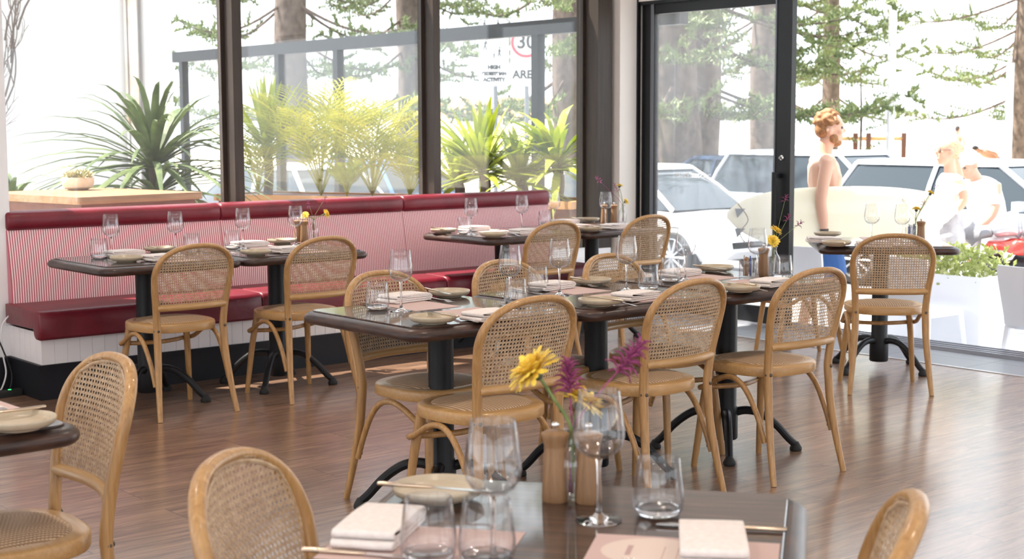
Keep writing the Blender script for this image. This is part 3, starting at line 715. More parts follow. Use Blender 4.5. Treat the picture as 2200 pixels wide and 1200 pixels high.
# sugar jars: square-shouldered clear jars with paper sachets
m_kraft = mottled('kraft_paper', (.30, .17, .09), (.42, .26, .15), 30, .7); m_blue = M('blue_sachet', (.05, .10, .35), .6); m_wh = M('white_sachet', (.8, .8, .82), .6)
def jar(px, py, lab, gl, kraft, blue):
    p = gp(px, py, TZ+.0002)
    j = MB().lathe([(.034, 0), (.038, .003), (.038, .078), (.0375, .0795), (.0365, .079), (.0362, .010), (.001, .009)], 32).build('sugar_jar', m_glass, None, 60)
    j.location = p; tag(j, lab, 'jar')
    for i in range(7):
        a = i*.9; q = Vector((.018*math.cos(a), .018*math.sin(a), .0102))
        c = m_kraft if i < kraft else (m_blue if i % 2 else m_wh)
        s = MB().box((0, 0, .036+.004*(i % 3)), (.028, .004, .072+.008*(i % 3))).build('sachet', c, None, 0)
        s.location = p+q; s.rotation_euler = (0, 0, .9+.25*math.sin(i*2)); tag(s, '%s paper sachet standing in the sugar jar %s' % ('brown' if i < kraft else ('blue' if i % 2 else 'white'), gl), 'sachet', 'sachets in the sugar jar '+gl)
jar(1606, 596, 'clear jar of brown sachets on the joined row beside a mill', 'on the joined row', 5, 2)
jar(1958, 516, 'clear jar of blue sachets on the doorway table', 'on the doorway table', 0, 7)

# flowers: each stem is a thing standing in its vase
def frame_to(d):
    return d.to_track_quat('Z', 'Y').to_matrix()
def yellow(vpx, vpy, hx, hy, dk, label, grp, size=1.0, face=None):
    v = gp(vpx, vpy, TZ+.0002); k = (v-CAM).dot(FD); hd = dep(hx, hy, k+dk)
    t = thing('chrysanthemum', label, 'flower', v, 0, grp)
    base = Vector((.004*rnd.uniform(-1, 1), .004*rnd.uniform(-1, 1), .012)); neck = Vector((.002*rnd.uniform(-1, 1), .002*rnd.uniform(-1, 1), .122)); H = hd-v
    if H.z < .15: H.z = .15
    d = (H-neck).normalized(); d = (d+(face or Vector((0, 0, .15)))).normalized()
    P = cr([base, neck, neck.lerp(H, .55)+Vector((0, 0, .006)), H-d*.010], 6)
    MB().tube(P, .0024*size**.5, 8).build('stem', m_stem, t)
    F = frame_to(d)
    MB().lathe([(.001, -.013), (.006, -.012), (.0095, -.006), (.009, 0), (.001, .001)], 14, H, F).build('calyx', m_calyx, t)
    p = MB()
    for ring, (n, el, ln_) in enumerate(((24, 4, .029), (24, 22, .030), (22, 38, .028), (16, 54, .026), (12, 72, .022))):
        for i in range(n):
            a = 2*PI*(i+.5*(ring % 2))/n+rnd.uniform(-.1, .1); e = R(el+rnd.uniform(-9, 9)); L = ln_*size*rnd.uniform(.82, 1.1)
            u = Vector((math.cos(a), math.sin(a), 0)); s = Vector((-math.sin(a), math.cos(a), 0)); Z = Vector((0, 0, 1))
            rings_ = []
            for q, wd in ((0, .0012), (.35, .0026), (.7, .0034), (.95, .0026), (1.0, .0008)):
                c = u*(.004+L*q*math.cos(e)) + Z*(.001+L*q*math.sin(e)+L*.10*math.sin(q*PI)*1-.10*L*q*q)
                nn = (Z*math.cos(e)-u*math.sin(e))
                rings_.append([H+F @ x for x in (c+s*wd*size, c+nn*.0007, c-s*wd*size, c-nn*.0005)])
            p.rings(rings_)
    p.build('petals', m_yel, t, 0); return t
def paw(vpx, vpy, hx, hy, dk, label, grp, size=1.0, length=.05, n=16):
    v = gp(vpx, vpy, TZ+.0002); k = (v-CAM).dot(FD); H = dep(hx, hy, k+dk)-v
    t = thing('kangaroo_paw', label, 'flower', v, 0, grp)
    base = Vector((.004*rnd.uniform(-1, 1), .004*rnd.uniform(-1, 1), .012)); neck = Vector((.003*rnd.uniform(-1, 1), .003*rnd.uniform(-1, 1), .122))
    d = (H-neck).normalized(); P = cr([base, neck, neck.lerp(H, .5)+Vector((0, 0, .008)), H], 6)
    MB().tube(P, [.0019*size-.0008*size*i/len(P) for i in range(len(P))], 7).build('stem', m_stem if size < .9 else m_purp, t)
    F = frame_to(d); p = MB()
    for i in range(n):
        q = i/(n-1); a = i*2.4; e = R(20+48*(1-q)); L = (.026-.006*q)*size
        o = Vector((0, 0, (-.5+q)*length*size)); u = Vector((math.cos(a), math.sin(a), 0))
        c = [o, o+u*L*.4*math.sin(e)+Vector((0, 0, L*.4*math.cos(e))), o+u*L*.85*math.sin(e*1.1)+Vector((0, 0, L*.8*math.cos(e*1.1))), o+u*L*1.1*math.sin(e*1.3)+Vector((0, 0, L*.92*math.cos(e*1.3)))]
        p.tube([H+F @ x for x in cr(c, 3)], [.0013*size+.0011*size*math.sin(PI*min(1, j/8)) for j in range(10)], 6)
        for s in (-1, 0, 1):
            w_ = Vector((-math.sin(a), math.cos(a), 0))*s*.004*size
            p.tube([H+F @ c[-1], H+F @ (c[-1]+(c[-1]-c[-2]).normalized()*.005*size+w_)], [.0012*size, .0004*size], 5)
    p.build('blooms', m_purp, t, 60); return t
g = 'flowers in the vase on the nearest table'
yellow(1228, 1072, 1152, 802, -.02, 'yellow flower leaning left out of the vase on the nearest table', g, 1.75, Vector((-.25, .15, .15)))
yellow(1228, 1072, 1246, 868, .02, 'yellow flower upright behind the wine glass on the nearest table', g, 1.5, Vector((-.1, -.5, .1)))
paw(1228, 1072, 1222, 815, .0, 'purple kangaroo paw in the middle of the nearest vase', g, 1.05, .045, 30)
paw(1228, 1072, 1350, 772, .02, 'purple kangaroo paw leaning right out of the nearest vase', g, 1.05, .06, 34)
g = 'flowers in the vase at the banquette'
yellow(674, 518, 656, 472, -.02, 'yellow flower on the left in the banquette vase', g, .85, Vector((0, -.7, 0)))
yellow(674, 518, 700, 459, .0, 'yellow flower on the right in the banquette vase', g, .85, Vector((.2, -.7, 0)))
paw(674, 518, 664, 440, .0, 'small pink kangaroo paw on the left in the banquette vase', g, .65, .06, 9); paw(674, 518, 696, 430, .0, 'tall dark pink kangaroo paw in the banquette vase', g, .65, .06, 9)
g = 'flowers in the vase beside the sugar jar'
yellow(1662, 591, 1666, 496, .0, 'upper yellow flower in the vase by the sugar jar', g, .95, Vector((.2, -.6, 0)))
yellow(1662, 591, 1660, 518, -.03, 'lower yellow flower in the vase by the sugar jar', g, .95, Vector((0, -.8, -.2)))
for hx, hy, lab in ((1692, 470, 'lower pink kangaroo paw before the door frame'), (1716, 482, 'pink kangaroo paw leaning right in the sugar jar vase'), (1687, 428, 'tallest pink kangaroo paw against the door frame')): paw(1662, 591, hx, hy, .0, lab, g, .75, .03, 8)
g = 'flowers in the vase beside the cream pier'
yellow(1338, 479, 1344, 434, -.02, 'lower yellow flower in the vase beside the cream pier', g, .8, Vector((.4, -.5, 0))); yellow(1338, 479, 1331, 399, .0, 'upper yellow flower in the vase beside the cream pier', g, .7, Vector((.2, -.3, 0)))
paw(1338, 479, 1287, 387, .0, 'pink kangaroo paw leaning left in front of the brown post', g, .9, .05, 9); paw(1338, 479, 1324, 404, .0, 'dark pink kangaroo paw upright before the cream pier', g, .8, .07, 11)
g = 'flowers in the vase on the doorway table'
yellow(1966, 518, 1969, 450, .0, 'lower yellow flower on the doorway table', g, .8, Vector((0, -.2, .3))); yellow(1966, 518, 1999, 415, .0, 'upper yellow flower on the doorway table', g, .75, Vector((0, -.2, .3)))
paw(1966, 518, 1984, 437, .0, 'short pink kangaroo paw between the doorway table flowers', g, .7, .03, 7); paw(1966, 518, 2012, 402, .0, 'tall pink kangaroo paw above the doorway table flowers', g, .7, .03, 7); paw(1966, 518, 1941, 432, .0, 'orange tipped bud leaning left on the doorway table', g, .5, .03, 5)

# ------------------------------------------------------------------ power strip and cables by the white wall
ps = thing('power_strip', 'black power strip with a green light on the floor by the banquette end', 'power strip', (2.78, 7.60, 0), R(4))
MB().rings([rrect(.34, .06, .02, 5, z) for z in (0, .028)]+[rrect(.33, .05, .018, 5, .034)]).build('case', m_gap, ps, 40)
MB().lathe([(.009, .0342), (.009, .0362), (.0065, .0366), (.0065, .0345)], 16, (.10, 0, 0)).build('light_ring', M('green_led', (.0, .2, .05), .4, 0, .5, Emission_Color=(.05, 1, .2, 1), Emission_Strength=1.2), ps)
ad = tag(MB().rings([rrect(.11, .06, .012, 4, z) for z in (0, .04)]+[rrect(.10, .05, .01, 4, .046)]).build('power_adapter', m_gap, None, 40), 'black power adapter lying on the power strip', 'adapter'); ad.location = (2.72, 7.60, .0345); ad.rotation_euler = (0, 0, R(28))
ad = tag(MB().rings([rrect(.07, .05, .012, 4, z) for z in (0, .05)]+[rrect(.06, .04, .01, 4, .056)]).build('plug', m_gap, None, 40), 'black plug block standing on the floor behind the power strip', 'plug'); ad.location = (2.80, 7.70, .0)
tag(MB().tube(cr([(2.955, 7.73, .43), (2.90, 7.735, .36), (2.90, 7.74, .22), (2.91, 7.73, .10), (2.86, 7.70, .012), (2.80, 7.62, .045)], 8), .0045, 8).build('white_cable', M('white_cable', (.75, .75, .76), .5)), 'white cable hanging down behind the banquette end', 'cable')
tag(MB().tube(cr([(2.80, 7.745, .46), (2.86, 7.735, .33), (2.90, 7.72, .22), (2.93, 7.70, .10), (2.88, 7.64, .01), (2.75, 7.53, .006), (2.62, 7.50, .006)], 8), .0045, 8).build('black_cable', m_gap), 'black cable running down the white wall to the power strip', 'cable')

# ------------------------------------------------------------------ outdoors: ground and terrace
m_pave = mottled('pale_paving', (.50, .49, .47), (.60, .59, .57), 2, .8)
m_road = mottled('asphalt', (.16, .16, .17), (.22, .22, .23), 3, .85)
m_sand = mottled('sand', (.70, .62, .48), (.78, .70, .56), 1, .9)
def leafm(name, c0, c1, tr=.45):
    m = bpy.data.materials.new(name); m.use_nodes = True; b = bsdf(m); b.inputs['Roughness'].default_value = .45
    f = noise(m, coords(m), 5, 3); c = ramp(m, f, [(.35, c0), (.65, c1)]); lk(m, c, b.inputs['Base Color'])
    t = nd(m, 'ShaderNodeBsdfTranslucent'); lk(m, c, t.inputs[0]); x = nd(m, 'ShaderNodeMixShader'); x.inputs[0].default_value = tr
    lk(m, b.outputs[0], x.inputs[1]); lk(m, t.outputs[0], x.inputs[2]); lk(m, x.outputs[0], m.node_tree.nodes['Material Output'].inputs[0]); return m
m_yucca = leafm('yucca_leaf', (.10, .15, .06), (.22, .28, .12))
m_lime = leafm('lime_leaf', (.34, .42, .04), (.55, .58, .10), .55)
m_palm = leafm('palm_leaf', (.38, .40, .04), (.60, .56, .12), .55)
m_pine = leafm('pine_needles', (.16, .21, .08), (.28, .34, .14), .4)
m_shrub = leafm('shrub_leaf', (.42, .50, .14), (.66, .68, .34), .4)
m_bark = mottled('pine_bark', (.08, .058, .047), (.16, .12, .098), 6, .9, bmp=.3)
m_timber = wood('orange_timber', (.36, .17, .06), (.52, .27, .10), (3, 30, 30), .45, 1, .2)
m_timberd = wood('dark_timber', (.09, .035, .022), (.16, .07, .04), (3, 30, 30), .5, 1)
struct(MB().box((9.9, 4, -.33), (3.3, 34, .1)).build('ground_footpath', m_pave, smooth=0))
struct(MB().box((18.5, 12, -.60), (14, 60, .1)).build('ground_road', m_road, smooth=0))
struct(MB().box((65, 25, -.5), (80, 160, .3)).build('ground_sand', m_sand, smooth=0))
struct(MB().box((2.95, 13.1, -.06), (12.0, 9.6, .1)).build('ground_terrace', m_pave, smooth=0))
struct(MB().box((2.83, 13.2, 2.6), (7.68, .25, 5.4)).box((6.47, 13.06, 2.6), (.28, .2, 5.4)).build('wall_terrace', mottled('weathered_white_plaster', (.60, .585, .58), (.66, .65, .645), 1.2, .8), smooth=0), 'tall white terrace wall seen through the left window', 'wall')
pp = tag(MB().tube([(6.24, 13.02, 0), (6.24, 13.02, 5)], .045, 10).tube([(6.17, 13.03, 0), (6.17, 13.03, 5)], .012, 8).build('downpipe', mottled('rusty_white_paint', (.60, .40, .25), (.84, .82, .80), 1.6, .6), None, 60), 'white downpipe with rust spots on the terrace wall', 'pipe')
# awning over the right hand windows keeps the sun off part of the frames
aw = thing('awning', 'awning above the right windows', 'awning', (7.2, 8.75, 2.45), 0)
MB().box((0, 0, .06), (3.2, .95, .05)).build('canopy', m_framed, aw, 0)
for x in (-1.4, 1.3): MB().tube([(x, -.44, .5), (x, .4, .08)], .012, 8).build('stay', m_frame, aw)

# glass windbreak on the street side of the terrace
WX = 8.9
wb = thing('glass_windbreak', 'dark framed glass windbreak on the street side of the terrace', 'glass screen', (WX, 12.9, 0))
MB().box((0, .0, 2.32), (.10, 9.0, .13)).build('top_rail', m_frame, wb, 0)
for px in (396, 602, 728, 1156):
    MB().box((0, onX(px, 200, WX).y-12.9, 1.13), (.09, .09, 2.26)).build('post', m_frame, wb, 0)
MB().box((0, .0, 1.2), (.012, 8.8, 2.1)).build('pane', m_pane, wb, 0)
pA, pB = dep(1262, 400, 12.0), dep(520, 400, 13.6); pdv = (pB-pA); pL = math.hypot(pdv.x, pdv.y)
pl = thing('terrace_planter', 'long timber edged planter full of palms and yuccas outside the windows', 'planter', ((pA.x+pB.x)/2, (pA.y+pB.y)/2, 0), math.atan2(pdv.y, pdv.x))
MB().box((0, 0, .39), (pL, .7, .78)).build('box', m_timberd, pl, 0)
e = MB()
for s in (-1, 1): e.box((0, s*.35, .79), (pL, .06, .06)).box((s*pL/2, 0, .79), (.06, .76, .06))
e.build('edge', m_timber, pl, 0)
MB().box((0, 0, .79), (pL-.1, .62, .03)).build('soil', m_timberd, pl, 0)

def blades(mb, base, n, L, wd, up=(35, 85), droop=.5, rs=None, seg=6, twist=.2):
    rs = rs or rnd
    for i in range(n):
        a = i*2.39996+rs.uniform(-.3, .3); e = R(rs.uniform(*up)); l = L*rs.uniform(.7, 1.1); w_ = wd*rs.uniform(.8, 1.15)
        u = Vector((math.cos(a), math.sin(a), 0)); s = Vector((-math.sin(a), math.cos(a), rs.uniform(-twist, twist))).normalized()
        rr = []
        for k in range(seg+1):
            q = k/seg; c = base+u*(l*q*math.cos(e)+droop*l*.25*q*q)+Vector((0, 0, l*q*math.sin(e)-droop*l*q**2.4*.75))
            ww = w_*(.5+1.2*q if q < .35 else .92*(1-((q-.35)/.65)**2.2)+.02)
            rr.append([c+s*ww, c+Vector((0, 0, .10*ww)), c-s*ww, c-Vector((0, 0, .22*ww))])
        mb.rings(rr)
def yucca(loc, h, n, L, wd, label, mat, grp, up=(20, 85), droop=.5):
    t = thing('yucca_plant', label, 'plant', loc, 0, grp)
    MB().tube(cr([(0, 0, -.02), (.02, 0, h*.5), (0, .02, h)], 4), [.045]*9, 8).build('stem', m_bark, t)
    m = MB(); blades(m, Vector((0, .02, h-.03)), n, L, wd, up, droop); blades(m, Vector((0, .0, h*.8)), n//2, L*.9, wd, (-10, 40), droop)
    m.build('leaves', mat, t, 0); return t
def palm(loc, n, L, label, mat, grp):
    t = thing('palm_plant', label, 'plant', loc, 0, grp); m = MB(); st = MB()
    for i in range(n):
        a = i*2.4+rnd.uniform(-.4, .4); e = R(rnd.uniform(60, 89)); l = L*rnd.uniform(.75, 1.1); u = Vector((math.cos(a), math.sin(a), 0)); s = Vector((-u.y, u.x, 0))
        P = [u*(l*q*math.cos(e)+.22*l*q*q)+Vector((0, 0, l*q*math.sin(e)-.24*l*q**2.6)) for q in [k/18 for k in range(19)]]
        st.tube(P[::2], .006, 5)
        for k in range(5, 19):
            ln_ = l*.26*math.sin(PI*min(1, (k-2)/17)**.8)+.03; d = (P[k]-P[k-1]).normalized()
            for sg in (-1, 1):
                w0 = P[k]; tip = w0+s*sg*ln_*.8+d*ln_*.75-Vector((0, 0, ln_*.16)); md = w0.lerp(tip, .5)+Vector((0, 0, ln_*.07)); q = d*.008
                m.rings([[w0+q*.4, w0+Vector((0, 0, .002)), w0-q*.4], [md+q, md+Vector((0, 0, .003)), md-q], [tip+q*.1, tip+Vector((0, 0, .001)), tip-q*.1]])
    st.build('stalks', m_palm, t); m.build('fronds', mat, t, 0); return t
PG = 'plants in the terrace planter'
def onplant(px, o=0): k = 12+1.6*(1262-px)/742; p = dep(px, 400, k+o); return (p.x, p.y, .81)
yucca(onplant(1040, -.1), .26, 42, .78, .036, 'bright yucca in front of the speed sign', m_lime, PG, (30, 88), .25)
yucca(onplant(985, .05), .14, 32, .62, .034, 'bright yucca just right of the middle window post', m_lime, PG, (30, 88), .3)
yucca(onplant(1120, .1), .16, 36, .68, .034, 'bright yucca under the word AREA', m_lime, PG, (25, 85), .35)
yucca(onplant(1198, .25), .30, 44, .78, .038, 'bright yucca with brown hanging leaves beside the wide post', m_lime, PG, (5, 88), .5)
yucca(onplant(575, .1), .45, 28, .80, .030, 'tall thin yucca at the left of the middle window', m_lime, PG, (40, 88), .15)
palm(onplant(690, -.1), 22, 1.25, 'yellow green palm in the middle window, left of two large', m_palm, PG)
palm(onplant(800, .1), 22, 1.15, 'yellow green palm in the middle window, right of two large', m_palm, PG)
palm(onplant(555, -.1), 12, .85, 'low palm beside the left window post', m_palm, PG)
palm(onplant(880, .1), 12, .75, 'low palm beside the middle window post', m_palm, PG)
palm(onplant(745, -.15), 9, .45, 'small palm low in the middle window', m_lime, PG)
yk = onY(335, 400, 10.2); yucca((yk.x, yk.y, 0), 1.15, 90, 1.08, .032, 'large grey green yucca at the end of the terrace table', m_yucca, 'terrace yuccas', (0, 88), .55)
yk = onY(24, 400, 10.0); yucca((yk.x, yk.y, 0), .86, 44, .55, .028, 'dark yucca half hidden by the white wall edge', m_yucca, 'terrace yuccas', (-5, 85), .6)

# terrace bar table with a bowl of succulents
c0 = gp(170, 424, 1.0); c1 = gp(437, 412, 1.0); c2 = gp(20, 412, 1.0)
ex = (c1-c0); lx = ex.length; ex.normalize(); ey = Vector((-ex.y, ex.x, 0)); ly = 1.15
tt = thing('terrace_bar_table', 'high timber table on the terrace carrying a bowl of succulents', 'table', (*(c0+ex*lx/2+ey*ly/2).xy, 0), math.atan2(ex.y, ex.x))
MB().rings([rrect(lx, ly, .02, 2, z) for z in (.955, 1.0)]).build('tabletop', wood('weathered_timber', (.20, .10, .045), (.34, .19, .095), (3, 30, 30), .5, 1), tt, 0)
MB().box((0, 0, .905), (lx-.08, ly-.08, .10)).build('apron', m_timberd, tt, 0)
for sx in (-1, 1):
    for sy in (-1, 1): MB().box((sx*(lx/2-.08), sy*(ly/2-.08), .43), (.08, .08, .86)).build('leg', m_timberd, tt, 0)
bp = gp(168, 408, 1.0005)
bw = thing('succulent_bowl', 'pale round bowl of succulents on the terrace table', 'planter', bp)
MB().lathe([(.06, 0), (.095, .02), (.108, .05), (.104, .085), (.098, .088), (.095, .075), (.001, .07)], 28).build('bowl', mottled('pale_clay', (.62, .50, .38), (.74, .63, .50), 14, .7), bw)
sm = MB()
for i in range(38):
    a = i*2.4; r = .098*math.sqrt(i/38); blades(sm, Vector((r*math.cos(a), r*math.sin(a), .07+.03*rnd.random())), 9, .055, .008, (10, 85), .1, seg=3)
sm.build('succulents', leafm('succulent', (.40, .38, .20), (.60, .55, .34), .2), bw, 0)
vn = MB()
vp = onY(12, 200, 12.9)
def twig(p, d, l, r, dep_):
    P = [p]; q = p
    for k in range(6):
        d = (d+Vector((rnd.uniform(-.30, .26), rnd.uniform(-.12, .05), rnd.uniform(-.2, .35)))).normalized(); q = q+d*l/6; q.y = min(q.y, 13.04); P.append(q)
    vn.tube(cr(P, 2), [1.1*r*(1-.6*i/12) for i in range(13)], 5)
    if dep_:
        for k in range(1, 6):
            if rnd.random() < .75: twig(P[k], (d+Vector((rnd.uniform(-1, .8), -.05, rnd.uniform(-.3, .9)))).normalized(), l*.36, r*.55, dep_-1)
for i in range(7): twig(Vector((vp.x-.25+.07*i, 13.0, .5+.3*i)), Vector((.12, 0, 1)), 1.3, .009, 2)
twig(Vector((vp.x+.05, 13.0, 2.2)), Vector((.15, 0, 1)), 1.3, .009, 2)
tag(vn.build('climbing_vine', m_bark), 'bare climbing vine on the terrace wall at the left', 'vine')

# ------------------------------------------------------------------ outdoors: street
def norfolk():
    t = thing('norfolk_pine', '', 'tree', (0, 0, 0), 0, 'norfolk pines along the beach'); n = 14
    MB().tube([(0.05*math.sin(k*1.3), .05*math.cos(k*1.7), -.6+k*1.0) for k in range(n)], [.52-.018*k+(.12 if k == 0 else 0) for k in range(n)], 14).build('trunk', m_bark, t)
    br = MB(); fo = MB(); rs = random.Random(5)
    z = 2.6
    while z < 10:
        for i in range(4):
            a = i*2*PI/4+z*1.9+rs.uniform(-.25, .25); l = rs.uniform(3.0, 4.6); u = Vector((math.cos(a), math.sin(a), 0)); s = Vector((-u.y, u.x, 0))
            P = [u*(.3+l*q)+Vector((0, 0, z-.9*math.sin(q*PI*.75)*.8+.25*q*q)) for q in [k/10 for k in range(11)]]
            br.tube(P, [.038*(1-.085*k) for k in range(11)], 6)
            for k in range(3, 11):
                for sg in (-1, 1):
                    tl = rs.uniform(.45, .95)*(1.25-.07*k)
                    tw = P[k]; tip = tw+s*sg*tl+u*tl*.55+Vector((0, 0, rs.uniform(-.15, .25)))
                    for j in range(7):
                        c = tw.lerp(tip, (j+.5)/7)
                        for h in range(3):
                            d = Vector((rs.gauss(0, 1), rs.gauss(0, 1), rs.gauss(0, 1)+.5)).normalized()*rs.uniform(.10, .20); q = d.orthogonal().normalized()*.022
                            fo.add([c-d*.3-q, c-d*.3+q, c+d, c+d.cross(q).normalized()*.03], [(0, 1, 2), (0, 2, 3), (1, 3, 2), (0, 3, 1)])
        z += rs.uniform(.7, 1.0)
    br.build('branches', m_bark, t); fo.build('needles', m_pine, t, 0); return t
tr0 = None
for px, k, rz, sc_, lab in ((1452, 28, .3, .95, 'thick trunked pine seen through the glass door, left of two'), (1500, 30, 2.2, .95, 'thick trunked pine partly behind the left one in the glass door'), (1644, 34, 1.1, .8, 'pine trunk beside the stile of the glass door'), (1782, 40, 2.0, .52, 'pine whose trunk rises behind the surfer'),
                            (2205, 38, .7, .9, 'pine trunk at the right edge of the photo'), (628, 30, 1.5, .75, 'pine in the left part of the middle window'), (880, 34, 2.9, .65, 'pine just left of the middle window post'), (1222, 24, .2, .55, 'pine beside the wide window post')):
    p = dep(px, 300, k)
    if tr0 is None: tr0 = norfolk(); tr0.location = (p.x, p.y, -.4); tr0.rotation_euler = (0, 0, rz); tr0['label'] = lab; o = tr0; reg(tr0)
    else: o = dup(tr0, (p.x, p.y, -.4), rz, lab)
    o.scale = (sc_, sc_, 1)
def polet(name, px, k, h, r, lab, cat, mat):
    p = dep(px, 300, k); return tag(MB().tube([(p.x, p.y, -.5), (p.x, p.y, h)], r, 10).build(name, mat), lab, cat)
polet('lamp_pole', 1912, 30, 9, .08, 'pale lamp pole right of the surfer', 'pole', M('pale_grey_paint', (.72, .72, .72), .5))
polet('sign_post', 2166, 28, 2.6, .07, 'pale post between the far bathers', 'pole', M('pale_blue_paint', (.55, .62, .72), .5))
fc = thing('timber_fence', 'low timber rail fence behind the surfer', 'fence', (*dep(1890, 300, 36).xy, -.4))
o0 = Vector(fc.location)
for px in (1838, 1866, 1942):
    q = dep(px, 300, 36)-o0; MB().box((q.x, q.y, .82), (.12, .12, 1.64), .6).build('post', m_timberd, fc, 0)
a, b = dep(1800, 300, 36)-o0, dep(1945, 300, 36)-o0; MB().tube([(a.x, a.y, 1.5), (b.x, b.y, 1.5)], .05, 8).build('rail', m_timber, fc)
sp = thing('sapling', 'thin young pine between the surfer and the lamp pole', 'tree', (*dep(1848, 300, 33).xy, -.4))
MB().tube([(0, 0, 0), (.03, 0, 2), (0, .03, 3.2)], [.035, .028, .01], 8).build('trunk', m_bark, sp)
m = MB()
for i in range(9):
    z = 1.2+.24*i; a = i*2.4
    for j in range(10):
        c = Vector((math.cos(a)*(.1+.07*j), math.sin(a)*(.1+.07*j), z+.02*j)); blades(m, c, 4, .16, .02, (0, 80), .1, seg=2)
m.build('needles', m_pine, sp, 0)

# speed sign on two posts
m_sign = M('white_sign_sheet', (.82, .82, .82), .5); m_sred = M('sign_red', (.75, .06, .08), .5); m_sblk = M('sign_black', (.03, .03, .03), .5)
S0 = dep(1096, 112, 19.5); sg = thing('speed_sign', 'white street sign reading 30 AREA and HIGH PEDESTRIAN ACTIVITY', 'sign', (S0.x, S0.y, -.5), -math.atan2(FD.x, FD.y))
zc = S0.z+.5
def sbox(x, z, w_, h_, y=0, t=.004): return MB().box((x, y, zc+z), (w_, t, h_))
for x, w_, nm in ((-.215, .40, 'activity_panel'), (.215, .42, 'speed_panel')):
    MB().rings([[Vector((q.x+x, y, q.y+zc)) for q in rrect(w_, .90, .04, 4)] for y in (0, .006)]).build(nm, m_sign, sg, 0)
bd = MB()
bd.rings([[Vector((q.x-.215, y, q.y+zc)) for q in rrect(.385-i, .885-i, .035, 5)] for i, y in ((0, -.001), (0, -.003), (.014, -.003), (.014, -.001))], closed=True); bd.build('border', m_sblk, sg, 0)
rg = MB().rings([[Vector((.215+r*math.cos(2*PI*k/48), y, zc+.13+r*math.sin(2*PI*k/48))) for k in range(48)] for r, y in ((.205, -.001), (.205, -.003), (.165, -.003), (.165, -.001))], closed=True); rg.build('red_ring', m_sred, sg, 0)
def text(s, x, z, size, mat, parent, y=-.0025, name='lettering', rot=None):
    cu = bpy.data.curves.new(name, 'FONT'); cu.body = s; cu.size = size; cu.align_x = 'CENTER'; cu.align_y = 'CENTER'; cu.extrude = .001; cu.offset = .006; cu.materials.append(mat)
    o = bpy.data.objects.new('tmp', cu); col.objects.link(o); dg = bpy.context.evaluated_depsgraph_get(); dg.update()
    me = bpy.data.meshes.new_from_object(o.evaluated_get(dg)); bpy.data.objects.remove(o); bpy.data.curves.remove(cu)
    me.transform(Matrix.Rotation(PI/2, 4, 'X')); me.transform(Matrix.Translation((x, y, z)))
    o = bpy.data.objects.new(name, me); col.objects.link(o); o.parent = parent; return o
text('30', .215, zc+.13, .26, m_sblk, sg, name='speed_number'); text('AREA', .215, zc-.30, .15, m_sblk, sg)
text('HIGH', -.215, zc-.20, .068, m_sblk, sg); text('PEDESTRIAN', -.215, zc-.285, .058, m_sblk, sg); text('ACTIVITY', -.215, zc-.365, .068, m_sblk, sg)
pg = MB()
for x, z, s, ln_ in ((-.13, .36, .8, .2), (.06, .36, .8, -.2), (-.12, .10, 1.0, .4), (.07, .0, .85, .1), (.0, -.045, .55, 0)):
    X = -.215+x; Z = zc+z
    pg.prism([(X+.012*s*math.cos(2*PI*k/10)+ln_*.05*s, Z+.065*s+.014*s*math.sin(2*PI*k/10)) for k in range(10)], .0, .0)if False else None
    def pb(p, q, r): pg.tube([(X+p[0]*s, -.002, Z+p[1]*s), (X+q[0]*s, -.002, Z+q[1]*s)], (r*s, .0012), 6, ref=(1, 0, 0))
    pb((ln_*.05, .058), (ln_*.05, .082), .012); pb((ln_*.04, .05), (0, -.005), .013); pb((0, 0), (-.022, -.07), .008); pb((0, 0), (.020, -.07), .008); pb((ln_*.04, .045), (.032, .0), .005); pb((ln_*.04, .045), (-.028, .01), .005)
pg.build('walking_figures', m_sblk, sg, 0)
for x in (-.20, .22): MB().tube([(x, .03, 0), (x, .03, zc+.42)], .03, 10).build('post', m_framed, sg)
ro = thing('beach_pavilion', 'low orange roofed pavilion far beyond the speed sign', 'building', (*dep(1110, 300, 60).xy, -.4))
MB().prism([(-4, -2.5), (4, -2.5), (4, 2.5), (-4, 2.5)], 0, 2.2).build('wall', m_cream, ro, 0)
MB().rings([[(x*4.6, y*3.1, 2.2) for x, y in ((-1, -1), (1, -1), (1, 1), (-1, 1))], [(x*3, y*.3, 3.0) for x, y in ((-1, -1), (1, -1), (1, 1), (-1, 1))]]).build('roof', m_timber, ro, 0)

